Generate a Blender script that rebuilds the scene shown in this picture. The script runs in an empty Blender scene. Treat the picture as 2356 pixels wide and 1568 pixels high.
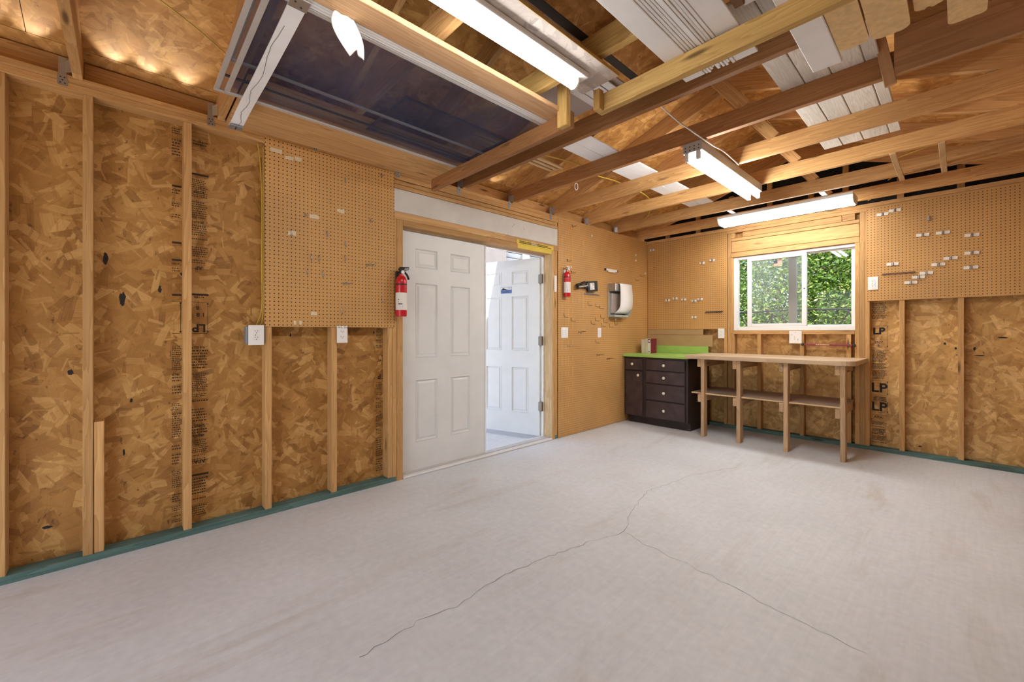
import bpy, bmesh, math, random
from mathutils import Matrix, Vector
R = math.radians
rnd = random.Random(7)
S = bpy.context.scene
COL = S.collection

# ------------------------------------------------------------------ camera
cam = bpy.data.cameras.new('camera'); cam_o = bpy.data.objects.new('camera', cam); COL.objects.link(cam_o)
cam.sensor_fit = 'HORIZONTAL'; cam.sensor_width = 36.0
cam.lens = 955.0 / 2356.0 * 36.0
cam.shift_y = -21.0 / 2356.0
cam.clip_start = 0.02; cam.clip_end = 300
cam_o.location = (3.03, -5.45, 1.18)
cam_o.rotation_euler = (R(90), 0, R(47.1))
S.camera = cam_o

# ------------------------------------------------------------------ sky, sun, added fill light, exposure
w = bpy.data.worlds.new('sky'); S.world = w; w.use_nodes = True
wn = w.node_tree; wn.nodes.clear()
sky = wn.nodes.new('ShaderNodeTexSky'); sky.sky_type = 'NISHITA'; sky.sun_disc = False
sky.sun_elevation = R(53); sky.sun_rotation = R(163); sky.air_density = 1.0; sky.dust_density = 1.2; sky.ozone_density = 1.0
bg = wn.nodes.new('ShaderNodeBackground'); bg.inputs['Strength'].default_value = 0.33
wo = wn.nodes.new('ShaderNodeOutputWorld')
wn.links.new(sky.outputs[0], bg.inputs[0]); wn.links.new(bg.outputs[0], wo.inputs[0])
sun = bpy.data.lights.new('sun', 'SUN'); sun.energy = 9.0; sun.angle = R(0.6); sun.color = (1, .96, .9)
sun_o = bpy.data.objects.new('sun', sun); COL.objects.link(sun_o); sun_o.location = (3, -8, 12)
sun_o.rotation_euler = Vector((-.218, .70, -1.0)).to_track_quat('-Z', 'Y').to_euler()
dl = bpy.data.lights.new('front_fill_light', 'AREA'); dl.shape = 'RECTANGLE'; dl.size = 2.5; dl.size_y = 2.0  # added fill lamp behind the camera, set in the invented front opening
dl.energy = 7; dl.color = (.93, .96, 1.0)
fill_o = bpy.data.objects.new('front_fill_light', dl); COL.objects.link(fill_o)
fill_o.location = (1.9, -7.42, 1.15); fill_o.rotation_euler = (R(90), 0, 0)
S.view_settings.view_transform = 'Standard'; S.view_settings.look = 'None'
S.view_settings.exposure = 0.34; S.view_settings.gamma = 1.0; S.view_settings.use_curve_mapping = False
S.cycles.diffuse_bounces = 6; S.cycles.transparent_max_bounces = 24
LAMP_TUBE, LAMP_LONG, LAMP_WRAP = 66.0, 29.0, 20.0

# ------------------------------------------------------------------ materials
MATS = {}
def new_mat(name, rough=.6, spec=.35):
    m = bpy.data.materials.new(name); m.use_nodes = True
    nt = m.node_tree; b = nt.nodes['Principled BSDF']
    b.inputs['Roughness'].default_value = rough; b.inputs['Specular IOR Level'].default_value = spec
    MATS[name] = m
    return m, nt, b
def nd(nt, t, **kw):
    n = nt.nodes.new(t)
    for k, v in kw.items():
        if k.startswith('_'): setattr(n, k[1:], v)
        else:
            key = int(k[1:]) if k[0] == 'i' and k[1:].isdigit() else k
            n.inputs[key].default_value = v
    return n
def lk(nt, a, b): nt.links.new(a, b)
def math_n(nt, op, a, b=None, c=None):
    n = nt.nodes.new('ShaderNodeMath'); n.operation = op
    for i, v in enumerate((a, b, c)):
        if v is None: continue
        if isinstance(v, (int, float)): n.inputs[i].default_value = v
        else: lk(nt, v, n.inputs[i])
    return n.outputs[0]
def mix_c(nt, f, a, b, mode='MIX'):
    n = nt.nodes.new('ShaderNodeMix'); n.data_type = 'RGBA'; n.blend_type = mode
    for i, v in ((0, f), (6, a), (7, b)):
        if isinstance(v, (int, float)): n.inputs[i].default_value = v
        elif isinstance(v, tuple): n.inputs[i].default_value = (*v, 1)
        else: lk(nt, v, n.inputs[i])
    return n.outputs[2]
def ramp(nt, f, stops):
    n = nt.nodes.new('ShaderNodeValToRGB'); e = n.color_ramp.elements
    while len(e) < len(stops): e.new(.5)
    for el, (p, c) in zip(e, stops): el.position = p; el.color = (*c, 1) if isinstance(c, tuple) else (c, c, c, 1)
    lk(nt, f, n.inputs[0]); return n.outputs[0]
def coords(nt, scale=(1, 1, 1), rand=True):
    tc = nt.nodes.new('ShaderNodeTexCoord'); v = tc.outputs['Object']
    if rand:
        oi = nt.nodes.new('ShaderNodeObjectInfo')
        off = math_n(nt, 'MULTIPLY', oi.outputs['Random'], 53.0)
        a = nt.nodes.new('ShaderNodeVectorMath'); a.operation = 'ADD'
        lk(nt, v, a.inputs[0]); lk(nt, off, a.inputs[1]); v = a.outputs[0]
    mp = nt.nodes.new('ShaderNodeMapping'); mp.inputs['Scale'].default_value = scale
    lk(nt, v, mp.inputs[0]); return mp.outputs[0]
def bump(nt, b, h, strength=.3, dist=.01):
    n = nt.nodes.new('ShaderNodeBump'); n.inputs['Strength'].default_value = strength; n.inputs['Distance'].default_value = dist
    lk(nt, h, n.inputs['Height']); lk(nt, n.outputs[0], b.inputs['Normal'])
def plain(name, col, rough=.5, metal=0.0, var=.06, vscale=6.0, spec=.35):
    m, nt, b = new_mat(name, rough, spec); b.inputs['Metallic'].default_value = metal
    no = nd(nt, 'ShaderNodeTexNoise', Scale=vscale, Detail=3.0); lk(nt, coords(nt), no.inputs['Vector'])
    lo = tuple(max(0, c * (1 - var)) for c in col); hi = tuple(min(1, c * (1 + var)) for c in col)
    lk(nt, ramp(nt, no.outputs[0], [(.3, lo), (.7, hi)]), b.inputs['Base Color']); return m
def wood(name, light, dark, rough=.65, rings=1.0, knots=True, vary=.25, stain=0.0):
    m, nt, b = new_mat(name, rough, .25)
    v = coords(nt, (.55, 9, 9))
    n1 = nd(nt, 'ShaderNodeTexNoise', Scale=1.6, Detail=3.0, Distortion=.35); lk(nt, v, n1.inputs['Vector'])
    saw = math_n(nt, 'FRACT', math_n(nt, 'MULTIPLY', n1.outputs[0], 11.0 * rings))
    v2 = coords(nt, (3, 140, 140))
    n2 = nd(nt, 'ShaderNodeTexNoise', Scale=1.0, Detail=2.0); lk(nt, v2, n2.inputs['Vector'])
    g = math_n(nt, 'ADD', math_n(nt, 'MULTIPLY', saw, .55), math_n(nt, 'MULTIPLY', n2.outputs[0], .45))
    mid = tuple((a + c) / 2 for a, c in zip(light, dark))
    c = ramp(nt, g, [(.15, light), (.6, mid), (.95, dark)])
    n3 = nd(nt, 'ShaderNodeTexNoise', Scale=1.3, Detail=2.0); lk(nt, coords(nt, (.8, 3, 3)), n3.inputs['Vector'])
    c = mix_c(nt, ramp(nt, n3.outputs[0], [(.4, 0.0), (.75, .55)]), c, tuple(x * .62 for x in mid))
    if knots:
        vo = nd(nt, 'ShaderNodeTexVoronoi', Scale=1.0); lk(nt, coords(nt, (1.7, 9, 9)), vo.inputs['Vector'])
        c = mix_c(nt, ramp(nt, vo.outputs['Distance'], [(.05, .85), (.13, 0.0)]), c, tuple(x * .25 for x in dark))
    if stain:
        n4 = nd(nt, 'ShaderNodeTexNoise', Scale=2.2, Detail=6.0); lk(nt, coords(nt, (1, 2, 2)), n4.inputs['Vector'])
        c = mix_c(nt, ramp(nt, n4.outputs[0], [(.56, 0.0), (.72, stain)]), c, (.05, .035, .02))
    oi = nt.nodes.new('ShaderNodeObjectInfo')
    hs = nt.nodes.new('ShaderNodeHueSaturation'); lk(nt, c, hs.inputs['Color'])
    lk(nt, math_n(nt, 'ADD', math_n(nt, 'MULTIPLY', oi.outputs['Random'], vary), 1 - vary * .55), hs.inputs['Value'])
    lk(nt, hs.outputs[0], b.inputs['Base Color'])
    bump(nt, b, g, .12, .002); return m
FL = None
def flake_group():
    g = bpy.data.node_groups.new('flake_layer', 'ShaderNodeTree')
    for nm, so in (('Vector', 'NodeSocketVector'), ('Offset', 'NodeSocketFloat'), ('Length', 'NodeSocketFloat'), ('Width', 'NodeSocketFloat')):
        g.interface.new_socket(nm, in_out='INPUT', socket_type=so)
    for nm, so in (('Mask', 'NodeSocketFloat'), ('Tone', 'NodeSocketFloat'), ('Grain', 'NodeSocketVector')):
        g.interface.new_socket(nm, in_out='OUTPUT', socket_type=so)
    i = g.nodes.new('NodeGroupInput'); o = g.nodes.new('NodeGroupOutput')
    ad = g.nodes.new('ShaderNodeVectorMath'); ad.operation = 'ADD'
    lk(g, i.outputs[0], ad.inputs[0]); lk(g, i.outputs[1], ad.inputs[1])
    vo = g.nodes.new('ShaderNodeTexVoronoi'); vo.voronoi_dimensions = '2D'; vo.inputs['Scale'].default_value = 1.0
    lk(g, ad.outputs[0], vo.inputs['Vector'])
    sb = g.nodes.new('ShaderNodeVectorMath'); sb.operation = 'SUBTRACT'
    lk(g, ad.outputs[0], sb.inputs[0]); lk(g, vo.outputs['Position'], sb.inputs[1])
    sc = g.nodes.new('ShaderNodeSeparateColor'); lk(g, vo.outputs['Color'], sc.inputs[0])
    vr = g.nodes.new('ShaderNodeVectorRotate'); vr.rotation_type = 'Z_AXIS'
    lk(g, sb.outputs[0], vr.inputs['Vector']); lk(g, math_n(g, 'MULTIPLY', sc.outputs[0], 6.283), vr.inputs['Angle'])
    sx = g.nodes.new('ShaderNodeSeparateXYZ'); lk(g, vr.outputs[0], sx.inputs[0])
    wob = g.nodes.new('ShaderNodeTexNoise'); wob.inputs['Scale'].default_value = 3.0; lk(g, ad.outputs[0], wob.inputs['Vector'])
    wv = math_n(g, 'MULTIPLY', math_n(g, 'SUBTRACT', wob.outputs[0], .5), .06)
    ax = math_n(g, 'ABSOLUTE', math_n(g, 'ADD', sx.outputs[0], wv)); ay = math_n(g, 'ABSOLUTE', math_n(g, 'ADD', sx.outputs[1], wv))
    k = math_n(g, 'ADD', math_n(g, 'MULTIPLY', sc.outputs[2], .8), .5)
    mx = math_n(g, 'LESS_THAN', ax, i.outputs[2]); my = math_n(g, 'LESS_THAN', ay, math_n(g, 'MULTIPLY', i.outputs[3], k))
    lk(g, math_n(g, 'MULTIPLY', mx, my), o.inputs[0]); lk(g, sc.outputs[1], o.inputs[1]); lk(g, vr.outputs[0], o.inputs[2])
    return g
def osb(name, mul=(1, 1, 1), grey=0.0, scale=8.0, con=1.0):
    global FL
    if FL is None: FL = flake_group()
    m, nt, b = new_mat(name, .62, .3)
    v = coords(nt, (scale, scale, scale))
    n0 = nd(nt, 'ShaderNodeTexNoise', Scale=2.0, Detail=5.0); lk(nt, v, n0.inputs['Vector'])
    c = ramp(nt, n0.outputs[0], [(.3, (.34, .172, .046)), (.7, (.46, .25, .075))])
    # strands laid in courses, large ones first
    spec = [(0.0, .70, .30, .85, .75), (17.3, .66, .26, .85, .9), (41.7, .72, .22, .85, 1.0), (77.1, .62, .17, .8, 1.25), (123.9, .72, .20, .8, 1.5), (160.2, .5, .09, .7, 1.8)]
    for off, ln, wd, op, sc in spec:
        g = nt.nodes.new('ShaderNodeGroup'); g.node_tree = FL
        lm = nd(nt, 'ShaderNodeMapping'); lm.inputs['Scale'].default_value = (sc, sc, sc); lk(nt, v, lm.inputs[0])
        lk(nt, lm.outputs[0], g.inputs[0]); g.inputs[1].default_value = off; g.inputs[2].default_value = ln; g.inputs[3].default_value = wd
        gm = nd(nt, 'ShaderNodeMapping'); gm.inputs['Scale'].default_value = (1.4, 24, 1); lk(nt, g.outputs[2], gm.inputs[0])
        gn = nd(nt, 'ShaderNodeTexNoise', Scale=1.0, Detail=2.0); lk(nt, gm.outputs[0], gn.inputs['Vector'])
        t = math_n(nt, 'ADD', math_n(nt, 'MULTIPLY', g.outputs[1], .72), math_n(nt, 'MULTIPLY', gn.outputs[0], .36))
        fc = ramp(nt, t, [(.12, (.165, .068, .015)), (.32, (.34, .165, .043)), (.64, (.465, .25, .074)), (.95, (.72, .46, .185))])
        c = mix_c(nt, math_n(nt, 'MULTIPLY', g.outputs[0], op * con), c, fc)
    ns = nd(nt, 'ShaderNodeTexNoise', Scale=3.4, Detail=4.0); lk(nt, coords(nt, (scale * .9, scale * 1.6, 1)), ns.inputs['Vector'])
    c = mix_c(nt, ramp(nt, ns.outputs[0], [(.66, 0.0), (.74, .75)]), c, (.10, .045, .012))
    c = mix_c(nt, 1.0, c, mul, 'MULTIPLY')
    if grey: c = mix_c(nt, grey, c, (.62, .60, .61))
    lk(nt, c, b.inputs['Base Color'])
    bump(nt, b, n0.outputs[0], .25, .004); return m
def pegboard_mat(name, col):
    m, nt, b = new_mat(name, .5, .3)
    v = coords(nt, (1 / .0254,) * 3, rand=False)
    fr = nt.nodes.new('ShaderNodeVectorMath'); fr.operation = 'FRACTION'; lk(nt, v, fr.inputs[0])
    s = nt.nodes.new('ShaderNodeVectorMath'); s.operation = 'SUBTRACT'; lk(nt, fr.outputs[0], s.inputs[0]); s.inputs[1].default_value = (.5, .5, .5)
    ml = nt.nodes.new('ShaderNodeVectorMath'); ml.operation = 'MULTIPLY'; lk(nt, s.outputs[0], ml.inputs[0]); ml.inputs[1].default_value = (1, 1, 0)
    le = nt.nodes.new('ShaderNodeVectorMath'); le.operation = 'LENGTH'; lk(nt, ml.outputs[0], le.inputs[0])
    hole = math_n(nt, 'LESS_THAN', le.outputs['Value'], .15)
    n = nd(nt, 'ShaderNodeTexNoise', Scale=1.8, Detail=4.0); lk(nt, coords(nt), n.inputs['Vector'])
    c = ramp(nt, n.outputs[0], [(.3, tuple(x * .88 for x in col)), (.7, tuple(x * 1.1 for x in col))])
    c = mix_c(nt, hole, c, (.035, .014, .006)); lk(nt, c, b.inputs['Base Color'])
    bump(nt, b, math_n(nt, 'SUBTRACT', 1.0, hole), .6, .003); return m
def concrete(name):
    m, nt, b = new_mat(name, .55, .35)
    v = coords(nt, (1, 1, 1), rand=False)
    n1 = nd(nt, 'ShaderNodeTexNoise', Scale=.9, Detail=6.0, Roughness=.6); lk(nt, v, n1.inputs['Vector'])
    n2 = nd(nt, 'ShaderNodeTexNoise', Scale=26.0, Detail=5.0); lk(nt, v, n2.inputs['Vector'])
    c = ramp(nt, n1.outputs[0], [(.3, (.57, .59, .605)), (.55, (.66, .69, .715)), (.75, (.72, .75, .785))])
    c = mix_c(nt, .12, c, ramp(nt, n2.outputs[0], [(.3, .25), (.7, .85)]))
    st = nd(nt, 'ShaderNodeTexNoise', Scale=1.4, Detail=7.0, Roughness=.65, Distortion=.6); lk(nt, coords(nt, (2.4, .5, 1), rand=False), st.inputs['Vector'])
    c = mix_c(nt, ramp(nt, st.outputs[0], [(.565, 0.0), (.74, .5)]), c, (.42, .34, .25))
    wv = nd(nt, 'ShaderNodeTexNoise', Scale=1.0, Detail=3.0); lk(nt, coords(nt, (70, 3, 1), rand=False), wv.inputs['Vector'])
    c = mix_c(nt, .06, c, ramp(nt, wv.outputs[0], [(.35, .35), (.65, .9)]))
    lk(nt, c, b.inputs['Base Color']); lk(nt, ramp(nt, n1.outputs[0], [(.3, .45), (.7, .62)]), b.inputs['Roughness'])
    bump(nt, b, n2.outputs[0], .12, .003); return m
def emit(name, col, s):
    m = bpy.data.materials.new(name); m.use_nodes = True; nt = m.node_tree; nt.nodes.clear()
    e = nt.nodes.new('ShaderNodeEmission'); e.inputs[0].default_value = (*col, 1); e.inputs[1].default_value = s
    o = nt.nodes.new('ShaderNodeOutputMaterial'); lk(nt, e.outputs[0], o.inputs[0]); MATS[name] = m; return m
def see_through(name, col, alpha, gloss=False):
    m = bpy.data.materials.new(name); m.use_nodes = True; nt = m.node_tree; nt.nodes.clear()
    t = nt.nodes.new('ShaderNodeBsdfTransparent'); mx = nt.nodes.new('ShaderNodeMixShader')
    d = nt.nodes.new('ShaderNodeBsdfGlossy' if gloss else 'ShaderNodeBsdfDiffuse'); d.inputs[0].default_value = (*col, 1)
    if gloss:
        d.inputs['Roughness'].default_value = .02
    else:
        tc = nt.nodes.new('ShaderNodeTexCoord'); wv = nt.nodes.new('ShaderNodeTexNoise'); wv.inputs['Scale'].default_value = 2.0
        lk(nt, tc.outputs['Object'], wv.inputs['Vector'])
        lk(nt, ramp(nt, wv.outputs[0], [(.35, tuple(x * .75 for x in col)), (.65, tuple(x * 1.25 for x in col))]), d.inputs[0])
    mx.inputs[0].default_value = alpha
    o = nt.nodes.new('ShaderNodeOutputMaterial'); lk(nt, t.outputs[0], mx.inputs[1]); lk(nt, d.outputs[0], mx.inputs[2]); lk(nt, mx.outputs[0], o.inputs[0])
    MATS[name] = m; return m

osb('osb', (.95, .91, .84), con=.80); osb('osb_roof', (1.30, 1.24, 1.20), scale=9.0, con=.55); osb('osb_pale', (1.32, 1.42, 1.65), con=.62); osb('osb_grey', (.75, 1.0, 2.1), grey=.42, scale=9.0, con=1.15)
wood('stud', (.62, .375, .155), (.40, .20, .065)); wood('truss', (.68, .40, .165), (.40, .20, .068), vary=.35)
wood('truss_red', (.46, .225, .09), (.26, .112, .038), vary=.2); wood('treated', (.15, .25, .215), (.06, .125, .115), vary=.15, stain=.6)
wood('yellow_wood', (.66, .44, .155), (.42, .235, .07), vary=.15, stain=.25); wood('pale_wood', (.72, .52, .29), (.50, .30, .13), vary=.15)
wood('bench_wood', (.62, .42, .24), (.33, .19, .095), rough=.55, vary=.2, stain=.25); wood('bench_top', (.72, .56, .38), (.48, .31, .17), rough=.4, rings=.7, knots=False, vary=.08, stain=.15)
wood('plywood', (.66, .42, .19), (.45, .235, .085), rings=.5, vary=.1, stain=.35); wood('veneer', (.52, .30, .15), (.34, .175, .078), rings=.5, knots=False, vary=.05)
wood('shelf_wood', (.50, .38, .30), (.27, .19, .145), vary=.1, stain=.5); wood('plank_pink', (.68, .43, .235), (.46, .25, .115), rings=.8, vary=.05)
pegboard_mat('pegboard', (.55, .305, .108))
concrete('concrete')
plain('white_paint', (.60, .58, .54), .5); plain('door_white', (.70, .71, .70), .42, var=.03); plain('vinyl', (.82, .81, .80), .35, var=.03)
plain('siding_white', (.80, .80, .80), .45, var=.05); wood('siding_grain', (.78, .73, .65), (.56, .50, .42), rings=1.3, knots=False, vary=.06)
plain('plate_white', (.82, .81, .79), .35, var=.02); plain('dark_slot', (.03, .028, .026), .5); plain('galv', (.42, .43, .44), .35, metal=.8)
plain('grey_box', (.26, .28, .31), .5, metal=.4); plain('red_paint', (.52, .012, .02), .22, var=.08, spec=.6); plain('label_white', (.75, .72, .68), .4, var=.03)
plain('black_plastic', (.018, .017, .018), .4); plain('chrome', (.6, .6, .62), .15, metal=1.0); plain('wire_steel', (.38, .38, .40), .3, metal=.9)
plain('wire_dark', (.05, .04, .035), .5); plain('tape', (.66, .56, .38), .6); plain('clip_white', (.78, .74, .66), .5)
plain('espresso', (.034, .020, .019), .42, var=.25, vscale=9); plain('espresso_front', (.055, .034, .034), .34, var=.3, vscale=9)
plain('green_top', (.34, .54, .12), .4, var=.06); plain('cardboard', (.43, .28, .135), .75); plain('yellow_tape', (.68, .50, .05), .5)
plain('yellow_cable', (.55, .38, .05), .45); plain('white_cable', (.78, .77, .74), .4); plain('ink', (.022, .018, .016), .7); plain('ink_faint', (.10, .055, .022), .7); plain('ink_print', (.045, .028, .015), .75)
plain('maroon', (.23, .035, .045), .4); plain('book_cream', (.62, .56, .42), .6); plain('book_red', (.18, .015, .03), .5); plain('gold_ink', (.72, .52, .24), .5)
plain('alu', (.55, .54, .53), .38, metal=.35); plain('alu_white', (.72, .71, .69), .4); plain('tan_board', (.68, .48, .24), .8, var=.12, vscale=40)
plain('black_metal', (.03, .032, .036), .35); plain('dark_felt', (.012, .011, .010), .8); plain('sticker_blue', (.10, .17, .42), .4); plain('rag', (.66, .63, .58), .8)
plain('paper', (.84, .83, .81), .7, var=.02); plain('disp_grey', (.36, .38, .36), .4); plain('flag_red', (.40, .10, .07), .5); plain('flag_blue', (.05, .05, .10), .5)
plain('stucco', (.47, .40, .36), .85, var=.05); plain('neighbour_white', (.72, .71, .69), .6); plain('taupe', (.33, .28, .235), .6); plain('iron', (.012, .012, .013), .5)
plain('hinge', (.20, .17, .14), .4, metal=.7); plain('foam', (.72, .67, .52), .7); plain('crack', (.24, .225, .21), .9); plain('soil', (.30, .25, .19), .95, var=.2, vscale=2)
plain('cream_plastic', (.74, .70, .58), .45); plain('brown_metal', (.16, .085, .05), .5)
plain('bark', (.16, .12, .09), .9, var=.3, vscale=20); plain('gap_dark', (.06, .028, .012), .8)
m, nt, b = new_mat('leaf', .5, .3)
oi = nt.nodes.new('ShaderNodeNewGeometry'); c = ramp(nt, oi.outputs['Random Per Island'], [(0, (.04, .11, .018)), (.45, (.14, .28, .04)), (.8, (.32, .44, .08)), (1, (.60, .62, .34))])
lk(nt, c, b.inputs['Base Color']); tr = nt.nodes.new('ShaderNodeBsdfTranslucent'); lk(nt, c, tr.inputs[0]); mx = nt.nodes.new('ShaderNodeMixShader'); mx.inputs[0].default_value = .35
lk(nt, b.outputs[0], mx.inputs[1]); lk(nt, tr.outputs[0], mx.inputs[2]); lk(nt, mx.outputs[0], nt.nodes['Material Output'].inputs[0])
emit('tube_glow', (1.0, .99, .965), LAMP_TUBE); emit('long_glow', (1.0, .985, .95), LAMP_LONG); emit('wrap_glow', (1.0, .985, .95), LAMP_WRAP)
see_through('screen_mesh', (.060, .080, .150), .30); see_through('glass', (.9, .93, .95), .012, gloss=True); see_through('glass_dusty', (.50, .56, .56), .12)
see_through('lens_clear', (.9, .9, .9), .15)

# ------------------------------------------------------------------ builders
W = {}
CACHE = {}
def link(name, me, world, parent=None, mat=None):
    o = bpy.data.objects.new(name, me); COL.objects.link(o)
    if mat and me is not None and not me.materials: me.materials.append(MATS[mat])
    W[o] = world
    if parent is not None:
        o.parent = parent; o.matrix_basis = W[parent].inverted() @ world
    else: o.matrix_basis = world
    return o
def tag(o, label=None, cat=None, group=None, kind=None):
    if label: o['label'] = label
    if cat: o['category'] = cat
    if group: o['group'] = group
    if kind: o['kind'] = kind
    return o
def thing(name, loc, label=None, cat=None, group=None, kind=None):
    return tag(link(name, None, Matrix.Translation(loc)), label, cat, group, kind)
def box_mesh(dx, dy, dz, bev, mat):
    key = (round(dx, 4), round(dy, 4), round(dz, 4), bev, mat)
    if key in CACHE: return CACHE[key]
    bm = bmesh.new(); bmesh.ops.create_cube(bm, size=1.0)
    bmesh.ops.scale(bm, vec=(dx, dy, dz), verts=bm.verts)
    bv = min(bev, .3 * min(dx, dy, dz))
    if bv > 0: bmesh.ops.bevel(bm, geom=bm.edges[:], offset=bv, segments=1, affect='EDGES')
    me = bpy.data.meshes.new('box'); bm.to_mesh(me); bm.free(); me.materials.append(MATS[mat]); CACHE[key] = me; return me
AX = (Vector((1, 0, 0)), Vector((0, 1, 0)), Vector((0, 0, 1)))
def bar(name, lo, hi, mat, parent=None, bev=.002, world=None):
    """axis-aligned piece whose local X runs along its longest side; world: an optional frame the box sits in"""
    lo, hi = Vector(lo), Vector(hi); d = hi - lo; c = (lo + hi) / 2
    order = sorted(range(3), key=lambda i: -d[i])
    ux, uy = AX[order[0]], AX[order[1]]; uz = ux.cross(uy)
    me = box_mesh(d[order[0]], d[order[1]], d[order[2]], bev, mat)
    mtx = Matrix((ux, uy, uz)).transposed().to_4x4(); mtx.translation = c
    if world is not None: mtx = world @ mtx
    return link(name, me, mtx, parent)
def beam(name, p0, p1, wd, th, mat, parent=None, up=(0, 0, 1), bev=.002):
    """piece from p0 to p1; wd is across, th along up"""
    p0, p1 = Vector(p0), Vector(p1); d = p1 - p0; ux = d.normalized(); uy = Vector(up).cross(ux).normalized(); uz = ux.cross(uy)
    me = box_mesh(d.length, wd, th, bev, mat)
    mtx = Matrix((ux, uy, uz)).transposed().to_4x4(); mtx.translation = (p0 + p1) / 2
    return link(name, me, mtx, parent)
def mesh(name, vs, fs, mat, parent=None, world=None, smooth=False, origin=None):
    """vertices in the frame world; without one the origin goes to the bottom centre"""
    vs = [Vector(v) for v in vs]
    if world is None:
        if origin is None:
            xs = [v.x for v in vs]; ys = [v.y for v in vs]; zs = [v.z for v in vs]
            origin = Vector(((min(xs) + max(xs)) / 2, (min(ys) + max(ys)) / 2, min(zs)))
        origin = Vector(origin); vs = [v - origin for v in vs]; world = Matrix.Translation(origin)
    me = bpy.data.meshes.new(name); me.from_pydata(vs, [], fs); me.update()
    if smooth: me.polygons.foreach_set('use_smooth', [True] * len(me.polygons))
    return link(name, me, world, parent, mat)
def tube_data(pts, r, n=8, closed=False):
    pts = [Vector(p) for p in pts]; vs, fs = [], []; N = len(pts)
    prev = None
    for i, p in enumerate(pts):
        a = pts[(i - 1) % N] if (closed or i > 0) else p; c = pts[(i + 1) % N] if (closed or i < N - 1) else p
        t = (c - a).normalized()
        if prev is None: prev = Vector((0, 0, 1)) if abs(t.z) < .9 else Vector((1, 0, 0))
        u = (prev - t * prev.dot(t)).normalized(); v = t.cross(u); prev = u
        for k in range(n):
            an = 2 * math.pi * k / n; vs.append(p + (u * math.cos(an) + v * math.sin(an)) * r)
    for i in range(N if closed else N - 1):
        for k in range(n):
            j = (i + 1) % N; fs.append((i * n + k, i * n + (k + 1) % n, j * n + (k + 1) % n, j * n + k))
    if not closed: fs += [tuple(range(n))[::-1], tuple((N - 1) * n + k for k in range(n))]
    return vs, fs
def tube(name, pts, r, mat, parent=None, n=8, closed=False):
    vs, fs = tube_data(pts, r, n, closed); return mesh(name, vs, fs, mat, parent, smooth=True)
def tubes(name, paths, r, mat, parent=None, n=6):
    V_, F_ = [], []
    for p in paths:
        vs, fs = tube_data(p, r, n); o = len(V_); V_ += vs; F_ += [tuple(i + o for i in f) for f in fs]
    return mesh(name, V_, F_, mat, parent, smooth=True)
def smooth_path(pts, k=6):
    pts = [Vector(p) for p in pts]; out = []
    for i in range(len(pts) - 1):
        p0, p1, p2, p3 = pts[max(i - 1, 0)], pts[i], pts[i + 1], pts[min(i + 2, len(pts) - 1)]
        for j in range(k):
            t = j / k; out.append(.5 * ((2 * p1) + (p2 - p0) * t + (2 * p0 - 5 * p1 + 4 * p2 - p3) * t * t + (3 * p1 - p0 - 3 * p2 + p3) * t ** 3))
    return out + [pts[-1]]
def lathe(name, prof, at, mat, parent=None, n=24, frame=None):
    vs, fs = [], []
    for r, z in prof:
        for k in range(n): a = 2 * math.pi * k / n; vs.append((r * math.cos(a), r * math.sin(a), z))
    for i in range(len(prof) - 1):
        for k in range(n): fs.append((i * n + k, i * n + (k + 1) % n, (i + 1) * n + (k + 1) % n, (i + 1) * n + k))
    fs += [tuple(range(n))[::-1], tuple((len(prof) - 1) * n + k for k in range(n))]
    fr = Matrix.Translation(at) @ (frame or Matrix())
    o = mesh(name, vs, fs, mat, parent, world=fr, smooth=True)
    md = o.modifiers.new('edges', 'EDGE_SPLIT'); md.split_angle = R(35); return o
def frame(o, ux, uy):
    ux = Vector(ux).normalized(); uy = Vector(uy).normalized(); uz = ux.cross(uy)
    m = Matrix((ux, uy, uz)).transposed().to_4x4(); m.translation = o; return m
def prism(name, poly, depth, mat, world, parent=None, z0=0.0):
    n = len(poly); vs = [(x, y, z0) for x, y in poly] + [(x, y, z0 + depth) for x, y in poly]
    fs = [tuple(range(n))[::-1], tuple(range(n, 2 * n))] + [(i, (i + 1) % n, (i + 1) % n + n, i + n) for i in range(n)]
    return mesh(name, vs, fs, mat, parent, world=world)
def rects(name, rs, mat, world, parent=None, z=.0006):
    vs, fs = [], []
    for x0, y0, x1, y1 in rs:
        i = len(vs); vs += [(x0, y0, z), (x1, y0, z), (x1, y1, z), (x0, y1, z)]; fs.append((i, i + 1, i + 2, i + 3))
    return mesh(name, vs, fs, mat, parent, world=world)
def text(name, s, size, mat, world, parent=None, bold=.0):
    cu = bpy.data.curves.new('t', 'FONT'); cu.body = s; cu.size = size; cu.align_x = 'CENTER'; cu.align_y = 'CENTER'; cu.offset = bold
    ob = bpy.data.objects.new('t', cu); COL.objects.link(ob)
    me = bpy.data.meshes.new_from_object(ob.evaluated_get(bpy.context.evaluated_depsgraph_get()))
    bpy.data.objects.remove(ob); bpy.data.curves.remove(cu); me.materials.clear(); me.materials.append(MATS[mat])
    return link(name, me, world, parent)
def lines_block(x0, y0, x1, y1, pitch, fill=.55, wmin=.004, wmax=.012, seed=1, skip=.12):
    """rows of tiny marks standing for small print"""
    r = random.Random(seed); out = []; y = y1
    while y - pitch > y0:
        if r.random() > skip:
            x = x0; xe = x1 - r.random() * (x1 - x0) * .25
            while x < xe:
                wd = r.uniform(wmin, wmax); out.append((x, y - pitch * fill, min(x + wd, xe), y)); x += wd + .002 + r.random() * .003
        y -= pitch
    return out
FL_W = lambda y, z, x=0.0: frame((x, y, z), (0, 1, 0), (0, 0, 1))       # on the left wall, looking at it: right = +Y
FB_W = lambda x, z, y=0.0: frame((x, y, z), (1, 0, 0), (0, 0, 1))       # on the back wall: right = +X, normal = -Y

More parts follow.
